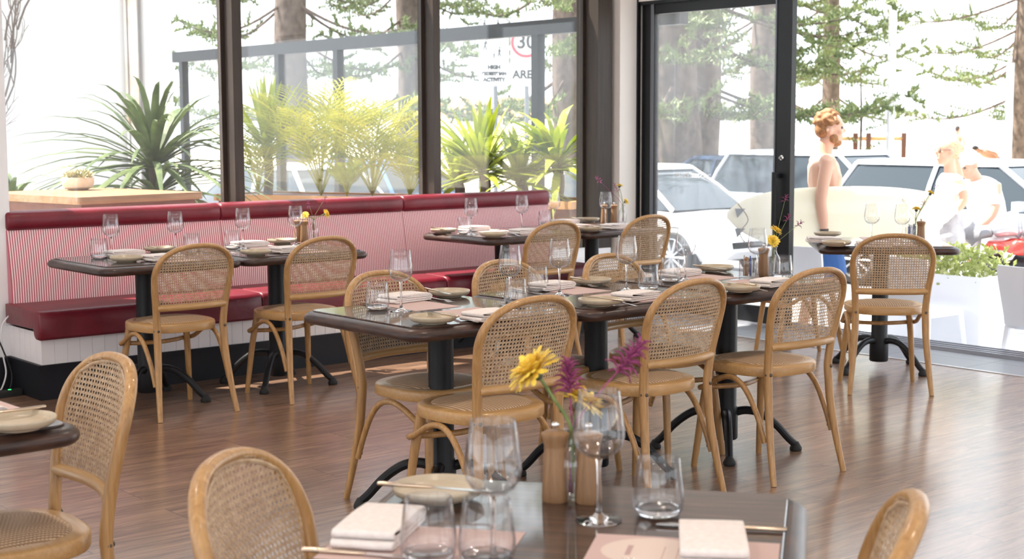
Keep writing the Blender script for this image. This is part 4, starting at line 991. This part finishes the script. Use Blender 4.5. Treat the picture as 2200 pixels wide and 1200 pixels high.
# parked cars
m_tyre = M('tyre', (.02, .02, .02), .8); m_rim = M('alloy', (.55, .56, .58), .3, .9); m_cglass = M('car_window', (.03, .04, .05), .06); m_lamp = M('tail_lamp', (.5, .02, .03), .3)
def car(px, k, yaw, paint, label, L=4.4, H=1.46, suv=False, zg=-.55):
    p = dep(px, 350, k); t = thing('car', label, 'car', (p.x, p.y, zg), yaw, 'cars parked along the beach road'); w_ = .89
    belt = .92 if not suv else 1.0; hood = .80 if not suv else .92
    xs = [(-L/2, .45, .78), (-L/2+.10, .34, belt-.02), (-L/2+.55, .28, belt), (-.9, .26, belt), (.0, .26, belt-.01), (.75, .26, belt-.03), (1.1, .27, hood+.06), (L/2-.45, .28, hood-.02), (L/2-.10, .32, hood-.14), (L/2, .42, hood-.24)]
    rr = []
    for i, (x, zb, zt) in enumerate(xs):
        ww = w_*(.84 if i in (0, len(xs)-1) else .95 if i in (1, len(xs)-2) else 1)
        rr.append([(x, ww*.90, zb), (x, ww, zb+.12), (x, ww*1.0, .62), (x, ww*.97, zt-.10), (x, ww*.90, zt), (x, 0, zt+.02), (x, -ww*.90, zt), (x, -ww*.97, zt-.10), (x, -ww, .62), (x, -ww, zb+.12), (x, -ww*.90, zb)])
    MB().rings(rr).build('body', paint, t, 35)
    xb0, xb1 = (-L/2+.28, 1.12) if suv else (-L/2+.72, 1.15); xr0, xr1 = (-L/2+.55, .30) if suv else (-.95, .30)
    lo = [(xb0, .76), (xb0+.12, .80), (xb1-.45, .80), (xb1, .66)]; hi = [(xr0, .56), (xr0+.15, .60), (xr1-.25, .60), (xr1, .52)]
    def loop(Q, z): return [(x, y, z) for x, y in Q]+[(x, -y, z) for x, y in reversed(Q)]
    MB().rings([loop(lo, belt-.03), loop([(a+(c-a)*.5, b_+(d_-b_)*.45) for (a, b_), (c, d_) in zip(lo, hi)], (belt+H)/2-.02), loop(hi, H-.06)]).build('windows', m_cglass, t, 30)
    MB().rings([loop([(x-.04*s, y+.03) for (x, y), s in zip(hi, (1, 0, 0, -1))], H-.07), loop(hi, H-.015), loop([(x*.9, y*.7) for x, y in hi], H)]).build('roof', paint, t, 50)
    for s in (-1, 1):
        for a, b_ in (((xb0, s*.775), (xr0, s*.575)), ((-.55 if suv else -.30, s*.815), (-.50 if suv else -.30, s*.615)), ((xb1-.02, s*.69), (xr1, s*.545))):
            MB().tube([(*a, belt-.03), ((a[0]+b_[0])/2, (a[1]+b_[1])/2+s*.012, (belt+H)/2-.02), (*b_, H-.05)], (.035, .022), 6, ref=(1, 0, 0)).build('pillar', paint, t)
        MB().box((.78, s*.93, belt+.06), (.10, .14, .11)).build('mirror', paint, t, 0)
        MB().box((-L/2+.06, s*.66, .78), (.10, .22, .14)).build('tail_lamp', m_lamp, t, 0)
        for x in (-L/2+.82, L/2-.86):
            M_ = Matrix.Rotation(-s*PI/2, 3, 'X'); c = (x, s*.76, .32)
            MB().lathe([(.38, 0), (.385, .115), (.37, .12), (.30, .10)], 28, c, M_, True).build('wheel_arch', m_tyre, t)
            wh = MB().lathe([(.20, .0), (.30, .0), (.32, .03), (.32, .15), (.30, .17), (.24, .17), (.235, .15)], 28, c, M_).build('tyre', m_tyre, t)
            r_ = MB().lathe([(.23, .10), (.238, .165), (.225, .168), (.215, .13)], 28, c, M_).lathe([(.055, .10), (.055, .165), (.03, .172), (.001, .172)], 12, c, M_)
            for i in range(10):
                a = i*2*PI/10; r_.tube([Vector(c)+M_ @ Vector((.04*math.cos(a), .04*math.sin(a), .160)), Vector(c)+M_ @ Vector((.225*math.cos(a), .225*math.sin(a), .155))], (.020, .010), 6)
            r_.build('rim', m_rim, wh)
    return t
p_white = M('white_paint', (.80, .80, .82), .25, 0, .5, Coat_Weight=.6); p_silver = M('silver_paint', (.55, .57, .62), .28, .5); p_dark = M('dark_blue_paint', (.03, .06, .12), .25, .2); p_blue = M('blue_paint', (.06, .14, .32), .28, .2)
FY = R(-90)     # nose towards the viewer's right
car(1392, 20, FY, p_white, 'white sedan right behind the glass door, one alloy wheel showing')
car(1560, 26, R(90), p_dark, 'dark sedan behind the white one in the glass door')
car(1424, 34, R(90), p_blue, 'blue car at the left edge of the glass door')
car(1815, 21, FY, p_silver, 'silver white wagon behind the surfer', 4.5, 1.62, True)
car(2010, 24, FY, p_white, 'white car half hidden by the woman', 4.3, 1.42)
car(2155, 17.5, FY, p_silver, 'silver car with roof rails behind the motorbike', 4.5, 1.56, True)
car(600, 21, R(100), p_white, 'white car seen through the palms in the middle window')
car(780, 24, R(100), p_blue, 'dark blue car behind the palms in the middle window')

# ------------------------------------------------------------------ outdoors: planter and white chairs at the door
m_plast = M('white_plastic', (.86, .87, .92), .4)
q0, q1 = onX(2108, 640, 8.85), onX(1905, 640, 8.85)
pb = thing('street_planter', 'white box planter with leafy shrubs just outside the doorway', 'planter', (8.85+.22, (q0.y+q1.y)/2, -.28))
pw, pd = q1.y-q0.y, .44
MB().rings([rrect(pd, pw, .012, 2, z) for z in (0, .66)]+[rrect(pd-.05, pw-.05, .012, 2, .66), rrect(pd-.05, pw-.05, .012, 2, .60)]).build('box', m_plast, pb, 0)
lv = MB()
rs = random.Random(3)
for i in range(900):
    c = Vector((rs.uniform(-.22, .22), rs.uniform(-pw/2, pw/2), .58+.26*rs.random()**.8)); d = Vector((rs.gauss(0, 1), rs.gauss(0, 1), rs.gauss(.5, .8))).normalized()
    s = d.orthogonal().normalized(); s = Matrix.Rotation(rs.uniform(0, 6.28), 3, d) @ s; l = rs.uniform(.035, .06); n_ = d.cross(s)*.004
    lv.rings([[c+s*.003, c+n_, c-s*.003], [c+d*l*.5+s*.014, c+d*l*.5+n_, c+d*l*.5-s*.014], [c+d*l+s*.002, c+d*l+n_*.2, c+d*l-s*.002]])
lv.build('shrubs', m_shrub, pb, 0)
for i in range(10): pass
def plastic_chair(px, X, label, face=0):
    p = onX(px, 640, X); t = thing('plastic_chair', label, 'chair', (p.x, p.y, -.28), face, 'white plastic street chairs')   # faces +x
    sm_ = MB(); nn = 12; rr = []
    for z, wd, x in ((.44, .20, -.19), (.50, .205, -.195), (.60, .215, -.215), (.72, .225, -.24), (.80, .228, -.255), (.822, .222, -.258)):
        f_ = [Vector((x-.045*(1-(q*2-1)**2), wd*(q*2-1), z)) for q in [k/nn for k in range(nn+1)]]
        rr.append(f_+[v+Vector((.018, 0, 0)) for v in reversed(f_)])
    sm_.rings(rr).build('backrest', m_plast, t, 50)
    MB().rings([[Vector((v.x+.02, v.y, z)) for v in rrect(.44-i, .43-i, .06, 5)] for z, i in ((.415, .03), (.42, 0), (.448, 0), (.455, .02))]).build('seat', m_plast, t, 40)
    for sx in (-1, 1):
        for sy in (-1, 1):
            MB().tube([(.02+sx*.19, sy*.185, .43), (.02+sx*.215, sy*.205, .2), (.02+sx*.24, sy*.22, 0)], [(.022, .022), (.019, .019), (.014, .014)], 8).build('leg', m_plast, t)
    return t
plastic_chair(1975, 8.52, 'white plastic chair outside, behind the doorway cane chair')
plastic_chair(2256, 8.52, 'white plastic chair outside at the right edge of the photo')
plastic_chair(1755, 8.75, 'white plastic chair outside beside the glass door stile')

# ------------------------------------------------------------------ people on the footpath: each body one remeshed continuous skin
m_skin = M('skin', (.62, .36, .26), .5, 0, .4, Subsurface_Weight=.08); m_skind = M('tanned_skin', (.42, .22, .14), .5)
m_tee = mottled('white_cotton', (.78, .78, .78), (.84, .84, .84), 30, .85); m_trous = mottled('grey_linen', (.34, .33, .36), (.44, .43, .46), 14, .85); m_short = M('blue_shorts', (.03, .10, .30), .7)
m_hair = mottled('ginger_hair', (.22, .09, .03), (.36, .18, .08), 60, .7); m_blond = mottled('blond_hair', (.42, .30, .18), (.62, .48, .32), 60, .7); m_dhair = M('dark_hair', (.03, .02, .02), .6)
m_brown = M('brown_cloth', (.20, .13, .10), .8); m_rubber = M('black_watch', (.02, .02, .02), .5)
def limb(mb, pts, n=14):
    # chain of ellipses: (point, rx, ry); rx across the forward axis
    P = cr([p for p, a, b in pts], 4); m_ = len(pts)-1; L = []
    rad = []
    for i in range(len(P)):
        q = i/4; k = min(int(q), m_-1); f = q-k
        rad.append((pts[k][1]*(1-f)+pts[k+1][1]*f, pts[k][2]*(1-f)+pts[k+1][2]*f))
    mb.tube(P, rad, n, ref=(1, .02, .02))
def ball(mb, c, r, n=12):
    rx, ry, rz = r if isinstance(r, tuple) else (r, r, r)
    mb.rings([[Vector(c)+Vector((rx*math.sin(PI*i/n)*math.cos(2*PI*j/16), ry*math.sin(PI*i/n)*math.sin(2*PI*j/16), -rz*math.cos(PI*i/n))) for j in range(16)] for i in range(n+1)] if False else
             [[Vector(c)+Vector((rx*max(.03, math.sin(PI*i/n))*math.cos(2*PI*j/16), ry*max(.03, math.sin(PI*i/n))*math.sin(2*PI*j/16), -rz*math.cos(PI*i/n))) for j in range(16)] for i in range(n+1)])
def skin(mb, name, mat, parent, vox=.011, it=3):
    o = mb.build(name, mat, parent, 0)
    r = o.modifiers.new('r', 'REMESH'); r.mode = 'VOXEL'; r.voxel_size = vox; r.use_smooth_shade = True
    s = o.modifiers.new('s', 'SMOOTH'); s.iterations = it; s.factor = .5
    return o
def hand(mb, wr, d, up, side, curl=.5, s=1.0):
    # palm, four bent fingers and a thumb from the side; d = along the hand, up = back of the hand
    d = Vector(d).normalized(); up = Vector(up).normalized(); lat = d.cross(up)*side
    mb.tube([wr, wr+d*.03*s, wr+d*.085*s], [(.024*s, .017*s), (.034*s, .016*s), (.038*s, .014*s)], 10, ref=lat)
    for i, (o, l) in enumerate(((.029, .072), (.010, .080), (-.010, .074), (-.028, .058))):
        a = wr+d*.082*s+lat*o*s; P = [a]; dd = d
        for k in range(3):
            dd = (dd-up*curl*.55).normalized(); P.append(P[-1]+dd*l*s*(.45, .32, .25)[k])
        mb.tube(P, [.0092*s, .0088*s, .008*s, .0068*s], 8)
    a = wr+d*.025*s+lat*.026*s; dd = (d*.7+lat*.7-up*.2*curl).normalized()
    mb.tube([a, a+dd*.038*s, a+(dd*.7+d*.5).normalized()*.072*s], [.013*s, .011*s, .0085*s], 8)
def head(mb, c, yaw, s=1.0, pitch=0):
    # skull, jaw, nose, lips, brow, ears; returns the frame
    F = Matrix.Rotation(yaw, 3, 'Z') @ Matrix.Rotation(pitch, 3, 'Y')
    def q(x, y, z): return Vector(c)+F @ (Vector((x, y, z))*s)
    t = MB()
    ball(t, (0, 0, .025), (.098, .076, .098)); ball(t, (.022, 0, -.045), (.072, .060, .078)); ball(t, (.060, 0, -.095), (.030, .034, .024))
    t.tube([(.088, 0, .022), (.108, 0, -.012), (.112, 0, -.024)], [.010, .013, .012], 8); ball(t, (.086, 0, -.062), (.017, .026, .012)); ball(t, (.084, 0, .036), (.016, .05, .012))
    for sd in (-1, 1): ball(t, (-.006, sd*.078, -.010), (.022, .010, .034)); ball(t, (.072, sd*.036, -.02), (.022, .024, .022))
    mb.add([q(*v) for v in t.v], t.f); return q
def eyes(q, parent, s=1.0):
    e = MB()
    for sd in (-1, 1): ball(e, q(.0835, sd*.032, .010), .0125*s, 8)
    e.build('eyes', M('eye', (.10, .09, .08), .2), parent)
def hairtufts(q, parent, mat, kind, s=1.0):
    h = MB(); rs = random.Random(9)
    ball(h, q(-.022, 0, .045), (.088*s, .082*s, .085*s))
    ball(h, q(-.045, 0, .0), (.065*s, .076*s, .07*s))
    if kind == 'curly':
        for i in range(90):
            a = rs.uniform(0, 6.28); e = rs.uniform(.0, 1.45)
            p = (-.012+.098*math.cos(a)*math.cos(e), .085*math.sin(a)*math.cos(e), .045+.088*math.sin(e))
            if p[0] > .055 and p[2] < .095: continue
            ball(h, q(*p), rs.uniform(.012, .022)*s, 6)
    if kind == 'bun': ball(h, q(-.115, 0, .02), (.036*s, .034*s, .036*s)); ball(h, q(-.085, 0, .04), .045*s)
    return skin(h, 'hair', mat, parent, .008, 2)
def V(*a): return Vector(a)

# surfer: faces the viewer's right, board under his right arm (the near one)
fd = Vector((FR.x, FR.y, 0)).normalized(); yawS = math.atan2(fd.y, fd.x)
sp0 = dep(1772, 300, 11.2)
sf = thing('person', 'shirtless surfer with ginger beard and blue shorts carrying a pale board', 'person', (sp0.x, sp0.y, -.28), yawS)
b = MB()
q = head(b, V(.035, 0, 1.675), R(-8), 1.06)
limb(b, [(V(-.01, 0, 1.42), .065, .075), (V(.005, 0, 1.50), .056, .058), (V(.015, 0, 1.60), .055, .055)])
limb(b, [(V(-.01, 0, .88), .115, .165), (V(.0, 0, 1.00), .105, .155), (V(.01, 0, 1.12), .108, .158), (V(.005, 0, 1.28), .128, .185), (V(-.01, 0, 1.40), .115, .185), (V(-.015, 0, 1.465), .07, .12)])
for s in (-1, 1): ball(b, V(-.015, s*.185, 1.425), (.068, .062, .065)); ball(b, V(.075, s*.075, 1.31), (.045, .075, .05))
limb(b, [(V(-.02, -.205, 1.43), .054, .052), (V(-.055, -.245, 1.28), .048, .048), (V(-.075, -.262, 1.14), .041, .041), (V(-.060, -.262, 1.02), .040, .038), (V(-.045, -.258, .90), .027, .026)])
hand(b, V(-.044, -.257, .895), (.12, .05, -1), (0, -1, 0), 1, .8)
limb(b, [(V(-.02, .205, 1.43), .052, .05), (V(.0, .25, 1.25), .046, .046), (V(.05, .255, 1.12), .04, .04), (V(.15, .24, 1.02), .038, .036), (V(.24, .22, .96), .026, .026)])
hand(b, V(.245, .22, .957), (1, -.1, -.35), (0, 1, .2), -1, .6)
for s, dx in ((-1, .10), (1, -.12)):
    limb(b, [(V(0, s*.085, .92), .10, .09), (V(dx*.5, s*.10, .70), .082, .078), (V(dx*.8, s*.10, .50), .060, .058), (V(dx*.7, s*.10, .34), .058, .052), (V(dx*1.0-.02, s*.10, .09), .036, .034)])
    limb(b, [(V(dx-.06, s*.10, .045), .035, .038), (V(dx+.03, s*.10, .045), .036, .040), (V(dx+.14, s*.11, .030), .025, .045), (V(dx+.185, s*.11, .022), .015, .04)])
skin(b, 'body', m_skin, sf)
eyes(q, sf); hairtufts(q, sf, m_hair, 'curly', 1.06)
bd_ = MB(); ball(bd_, q(.052, 0, -.098), (.042, .046, .034)); ball(bd_, q(.028, .047, -.062), (.038, .016, .046)); ball(bd_, q(.028, -.047, -.062), (.038, .016, .046)); ball(bd_, q(.088, 0, -.050), (.012, .028, .007)); skin(bd_, 'beard', m_hair, sf, .009, 2)
s_ = MB()
limb(s_, [(V(0, 0, 1.0), .112, .165), (V(0, 0, .90), .125, .175), (V(0, 0, .80), .12, .17)])
for s, dx in ((-1, .10), (1, -.12)): limb(s_, [(V(0, s*.085, .90), .11, .095), (V(dx*.5, s*.10, .70), .098, .092), (V(dx*.75, s*.10, .56), .095, .09)])
skin(s_, 'shorts', m_short, sf)
MB().lathe([(.031, -.012), (.033, -.010), (.033, .010), (.031, .012)], 16, (-.046, -.258, .915)).build('watch', m_rubber, sf)
# surfboard between arm and body, long axis along his walk
sb = thing('surfboard', 'pale cream surfboard held upright on edge by the surfer', 'surfboard', (sp0.x, sp0.y, -.28), yawS)
rr = []; Lb = 1.75
for i in range(25):
    u = -1+2*i/24; hw_ = .245*max(.02, 1-abs(u)**2.6)**.6*(1-.12*max(0, u)); th = .035*max(.08, 1-abs(u)**3)
    rr.append([V(.10+Lb/2*u, -.205+th*math.sin(a)*1.0, 1.0+.02*u+.05*u*u+hw_*math.cos(a)) for a in [2*PI*j/20 for j in range(20)]])
MB().rings(rr).build('board', M('cream_board', (.86, .80, .62), .3, 0, .5, Coat_Weight=.5), sb, 60)
for zz in (.93, 1.08): MB().prism([(-.74, 0), (-.66, 0), (-.72, .07)], -.003, .003, Matrix(((1, 0, 0), (0, 0, 1), (0, -1, 0)))).build('fin', m_framed, sb, 0).location = (.02, -.235, zz)
MB().tube(cr([(-.70, -.24, 1.12), (-.62, -.245, 1.0), (-.68, -.245, .90), (-.64, -.25, .82)], 6), .004, 6).build('leash', m_brown, sb)

# woman: white tee, grey trousers, hand at her neck, facing left
wp = dep(2042, 300, 11.9); lf_ = -fd
wm = thing('person', 'blond woman in white tee and grey trousers with a hand at her neck', 'person', (wp.x, wp.y, -.28), math.atan2(lf_.y, lf_.x))
b = MB(); q = head(b, V(.02, 0, 1.49), R(8), .95)
limb(b, [(V(-.01, 0, 1.28), .055, .06), (V(0, 0, 1.36), .046, .046), (V(.005, 0, 1.43), .046, .046)])
limb(b, [(V(0, 0, .80), .105, .155), (V(0, 0, .95), .088, .125), (V(0, 0, 1.12), .10, .14), (V(-.005, 0, 1.24), .085, .15), (V(-.01, 0, 1.30), .055, .10)])
limb(b, [(V(-.01, .165, 1.265), .044, .042), (V(-.06, .205, 1.14), .038, .038), (V(-.02, .20, 1.04), .033, .033), (V(.08, .16, 1.05), .029, .028), (V(.16, .12, 1.10), .021, .021)])
hand(b, V(.162, .118, 1.102), (1, -.4, .3), (0, 1, 0), 1, .5, .88)
limb(b, [(V(-.01, -.165, 1.265), .044, .042), (V(-.10, -.24, 1.22), .038, .038), (V(-.15, -.22, 1.26), .033, .033), (V(-.11, -.14, 1.36), .028, .028), (V(-.08, -.085, 1.41), .021, .021)])
hand(b, V(-.078, -.083, 1.412), (.5, .6, .5), (-.5, -.6, .5), -1, .5, .88)
for s, dx in ((-1, .06), (1, -.05)):
    limb(b, [(V(0, s*.08, .80), .10, .09), (V(dx, s*.085, .45), .056, .054), (V(dx, s*.085, .08), .034, .034)])
    limb(b, [(V(dx-.05, s*.09, .04), .032, .036), (V(dx+.11, s*.095, .026), .024, .042), (V(dx+.16, s*.095, .02), .014, .036)])
skin(b, 'body', m_skin, wm); eyes(q, wm, .95); hairtufts(q, wm, m_blond, 'bun', .95)
s_ = MB(); limb(s_, [(V(0, 0, .96), .108, .148), (V(0, 0, 1.02), .105, .145), (V(0, 0, 1.12), .112, .155), (V(-.005, 0, 1.24), .10, .165), (V(-.01, 0, 1.31), .062, .11)])
for s, e_ in ((1, V(-.04, .20, 1.16)), (-1, V(-.09, -.235, 1.22))): limb(s_, [(V(-.01, s*.13, 1.27), .06, .055), (e_, .052, .052)])
skin(s_, 'tee_shirt', m_tee, wm)
s_ = MB(); limb(s_, [(V(0, 0, 1.0), .102, .143), (V(0, 0, .90), .118, .165), (V(0, 0, .80), .125, .18), (V(0, 0, .70), .12, .18)])
for s, dx in ((-1, .06), (1, -.05)): limb(s_, [(V(0, s*.085, .82), .115, .10), (V(dx, s*.09, .45), .092, .09), (V(dx, s*.09, .10), .082, .08)])
skin(s_, 'trousers', m_trous, wm)
g_ = MB()
for s in (-1, 1): ball(g_, q(.095, s*.034, .008), (.006, .026, .018), 8); g_.tube([q(.092, s*.06, .012), q(.0, s*.080, .014)], .003, 6)
g_.build('sunglasses', m_brown, wm)

# man in white cap and shirt stooping beside the motorbike, seen from the side
mp = dep(2118, 300, 12.9)
mn = thing('person', 'person in white cap and white shirt stooping beside the woman', 'person', (mp.x, mp.y, -.28), math.atan2(lf_.y, lf_.x)+.5)
b = MB(); q = head(b, V(.20, 0, 1.36), 0, 1.0, R(28))
limb(b, [(V(.08, 0, 1.20), .06, .07), (V(.14, 0, 1.27), .052, .052), (V(.17, 0, 1.32), .052, .052)])
limb(b, [(V(-.06, 0, .82), .115, .165), (V(-.04, 0, .95), .11, .155), (V(.02, 0, 1.08), .12, .175), (V(.07, 0, 1.18), .10, .175), (V(.08, 0, 1.22), .06, .11)])
for s, hx in ((1, .30), (-1, .22)):
    limb(b, [(V(.06, s*.185, 1.19), .05, .05), (V(.10, s*.225, 1.02), .045, .045), (V(.16, s*.22, .90), .039, .039), (V(hx, s*.19, .80), .027, .027)]); hand(b, V(hx, s*.19, .798), (.8, 0, -.6), (0, s, .3), s, .6)
    limb(b, [(V(-.06, s*.085, .84), .10, .09), (V(.02, s*.10, .48), .062, .06), (V(-.03, s*.10, .09), .036, .036)]); limb(b, [(V(-.08, s*.10, .04), .034, .038), (V(.10, s*.105, .028), .025, .044), (V(.15, s*.105, .02), .015, .04)])
skin(b, 'body', m_skin, mn); eyes(q, mn)
s_ = MB(); limb(s_, [(V(-.06, 0, .76), .15, .19), (V(-.04, 0, .95), .14, .18), (V(.02, 0, 1.08), .142, .195), (V(.07, 0, 1.18), .118, .195), (V(.09, 0, 1.235), .07, .12)])
for s in (-1, 1): limb(s_, [(V(.06, s*.16, 1.19), .07, .065), (V(.10, s*.225, 1.00), .064, .06)])
skin(s_, 'shirt', m_tee, mn)
s_ = MB(); limb(s_, [(V(-.06, 0, .86), .12, .165), (V(-.06, 0, .74), .12, .17)])
for s in (-1, 1): limb(s_, [(V(-.06, s*.085, .82), .115, .095), (V(.02, s*.10, .50), .09, .085)])
skin(s_, 'shorts', m_trous, mn)
s_ = MB(); ball(s_, q(-.008, 0, .055), (.112, .096, .085)); s_.tube([q(.08, 0, .05), q(.175, 0, .03)], [(.075, .008), (.05, .006)], 12, ref=(0, 1, 0)); skin(s_, 'cap', m_tee, mn, .008, 2)

def bather(px, k, hgt, yaw, label, shorts, bend=0):
    p = dep(px, 300, k); f_ = hgt/1.78
    t = thing('person', label, 'person', (p.x, p.y, -.35), yaw)
    def W(x, y, z):
        if z > .92 and bend: x, z = x*math.cos(bend)+(z-.92)*math.sin(bend), .92+(z-.92)*math.cos(bend)-x*math.sin(bend)
        return V(x*f_, y*f_, z*f_)
    b = MB(); q = head(b, W(.03, 0, 1.66), 0, f_, bend)
    limb(b, [(W(0, 0, 1.42), .065, .07), (W(.01, 0, 1.6), .055, .055)])
    limb(b, [(W(0, 0, .88), .11, .16), (W(0, 0, 1.08), .10, .145), (W(0, 0, 1.28), .12, .18), (W(0, 0, 1.42), .09, .17), (W(0, 0, 1.46), .06, .11)])
    for s in (-1, 1):
        limb(b, [(W(-.01, s*.19, 1.42), .05, .05), (W(-.03, s*.32, 1.22), .044, .044), (W(.03, s*.24, 1.04), .034, .034), (W(.06, s*.17, 1.0), .03, .026)]); hand(b, W(.06, s*.17, 1.0), (.3, -s*.6, -.5), (.6, s*.4, .2), s, .4, f_)
        limb(b, [(W(0, s*.085, .9), .095, .09), (W(.01, s*.11, .5), .058, .056), (W(-.02, s*.12, .08), .036, .036)]); limb(b, [(W(-.06, s*.12, .04), .034, .038), (W(.1, s*.125, .03), .025, .044), (W(.16, s*.125, .02), .015, .04)])
    skin(b, 'body', m_skind, t, .014); eyes(q, t, f_); hairtufts(q, t, m_dhair, 'short', f_)
    s_ = MB(); limb(s_, [(W(0, 0, .98), .115, .165), (W(0, 0, .86), .12, .175), (W(0, 0, .78), .11, .165)])
    for s in (-1, 1): limb(s_, [(W(0, s*.085, .88), .105, .095), (W(.01, s*.11, .56), .09, .088)])
    skin(s_, 'shorts', shorts, t, .014)
bk = math.atan2(-FD.y, -FD.x)
bather(2192, 44, 1.72, bk+.5, 'distant shirtless bather in blue shorts with hands on hips', m_short)
bather(2056, 50, 1.75, bk+2.2, 'distant bather above the head of the blond woman', m_dhair)
bather(2140, 40, 1.70, bk-1.2, 'distant bather bending over above the silver car', m_short, 1.2)

# ------------------------------------------------------------------ motorbike at the kerb
m_red = M('red_fairing', (.62, .04, .03), .3, 0, .5, Coat_Weight=.5); m_dk = M('engine_black', (.03, .03, .035), .45, .4)
bp_ = dep(2165, 480, 12.2)
mk_ = thing('motorbike', 'silver motorbike with red side panels parked outside by the right edge', 'motorbike', (bp_.x, bp_.y, -.28), math.atan2(fd.y, fd.x)-.35)
for x, nm in ((-.66, 'wheel'), (.70, 'wheel')):
    Mx = Matrix.Rotation(PI/2, 3, 'X')
    wv_ = MB().lathe([(.23, -.05), (.28, -.06), (.315, -.03), (.32, 0), (.315, .03), (.28, .06), (.23, .05), (.23, -.05)], 28, (x, 0, .32), Mx, False).build(nm, m_tyre, mk_)
    r_ = MB().lathe([(.22, -.03), (.245, -.03), (.245, .03), (.22, .03), (.22, -.03)], 28, (x, 0, .32), Mx, False).lathe([(.05, -.06), (.05, .06)], 14, (x, 0, .32), Mx)
    for i in range(5):
        a = i*2*PI/5; r_.tube([(x+.04*math.cos(a), 0, .32+.04*math.sin(a)), (x+.235*math.cos(a), 0, .32+.235*math.sin(a))], (.018, .012), 6)
    r_.build('rim', m_dk, wv_)
b = MB(); limb(b, [(V(-.30, 0, .50), .08, .10), (V(-.05, 0, .45), .20, .13), (V(.20, 0, .48), .16, .12), (V(.33, 0, .62), .08, .08)]); b.tube([(-.66, .09, .32), (-.25, .09, .48)], .03, 8).tube([(-.66, -.09, .32), (-.25, -.09, .48)], .03, 8); skin(b, 'engine', m_dk, mk_, .014)
b = MB(); limb(b, [(V(-.12, 0, .82), .07, .09), (V(.08, 0, .88), .13, .14), (V(.28, 0, .84), .11, .13), (V(.40, 0, .76), .06, .08)]); skin(b, 'fuel_tank', p_silver, mk_, .012)
for sd in (-1, 1):
    b = MB(); limb(b, [(V(-.16, sd*.10, .70), .04, .03), (V(.02, sd*.135, .70), .075, .035), (V(.20, sd*.13, .68), .06, .03), (V(.30, sd*.10, .64), .03, .025)]); skin(b, 'side_panel', m_red, mk_, .010)
b = MB(); limb(b, [(V(-.85, 0, .98), .03, .07), (V(-.62, 0, .92), .06, .11), (V(-.35, 0, .80), .06, .13), (V(-.12, 0, .82), .05, .10)]); skin(b, 'seat', M('grey_seat', (.22, .22, .24), .6), mk_, .012)
b = MB(); limb(b, [(V(.42, 0, .62), .10, .12), (V(.55, 0, .80), .14, .17), (V(.66, 0, .86), .09, .13), (V(.72, 0, .80), .04, .06)]); skin(b, 'fairing', m_red, mk_, .012)
b = MB(); limb(b, [(V(-.90, 0, 1.02), .03, .06), (V(-.66, 0, .88), .06, .10), (V(-.50, 0, .78), .05, .09)]); skin(b, 'tail', p_silver, mk_, .012)
for s in (-1, 1): MB().tube([(.70, s*.09, .32), (.52, s*.09, .95)], .024, 8).build('fork_leg', m_rim, mk_)
MB().tube(cr([(.36, -.38, .98), (.46, -.30, 1.02), (.50, 0, 1.0), (.46, .30, 1.02), (.36, .38, .98)], 4), .014, 8).build('handlebar', m_dk, mk_)
MB().tube(cr([(.1, -.16, .30), (-.3, -.18, .28), (-.62, -.19, .42), (-.82, -.19, .52)], 4), [.03]*4+[.045]*9, 10).build('exhaust', m_rim, mk_)
MB().tube([(-.05, .12, .3), (-.10, .26, .0)], .012, 6).build('kick_stand', m_dk, mk_)
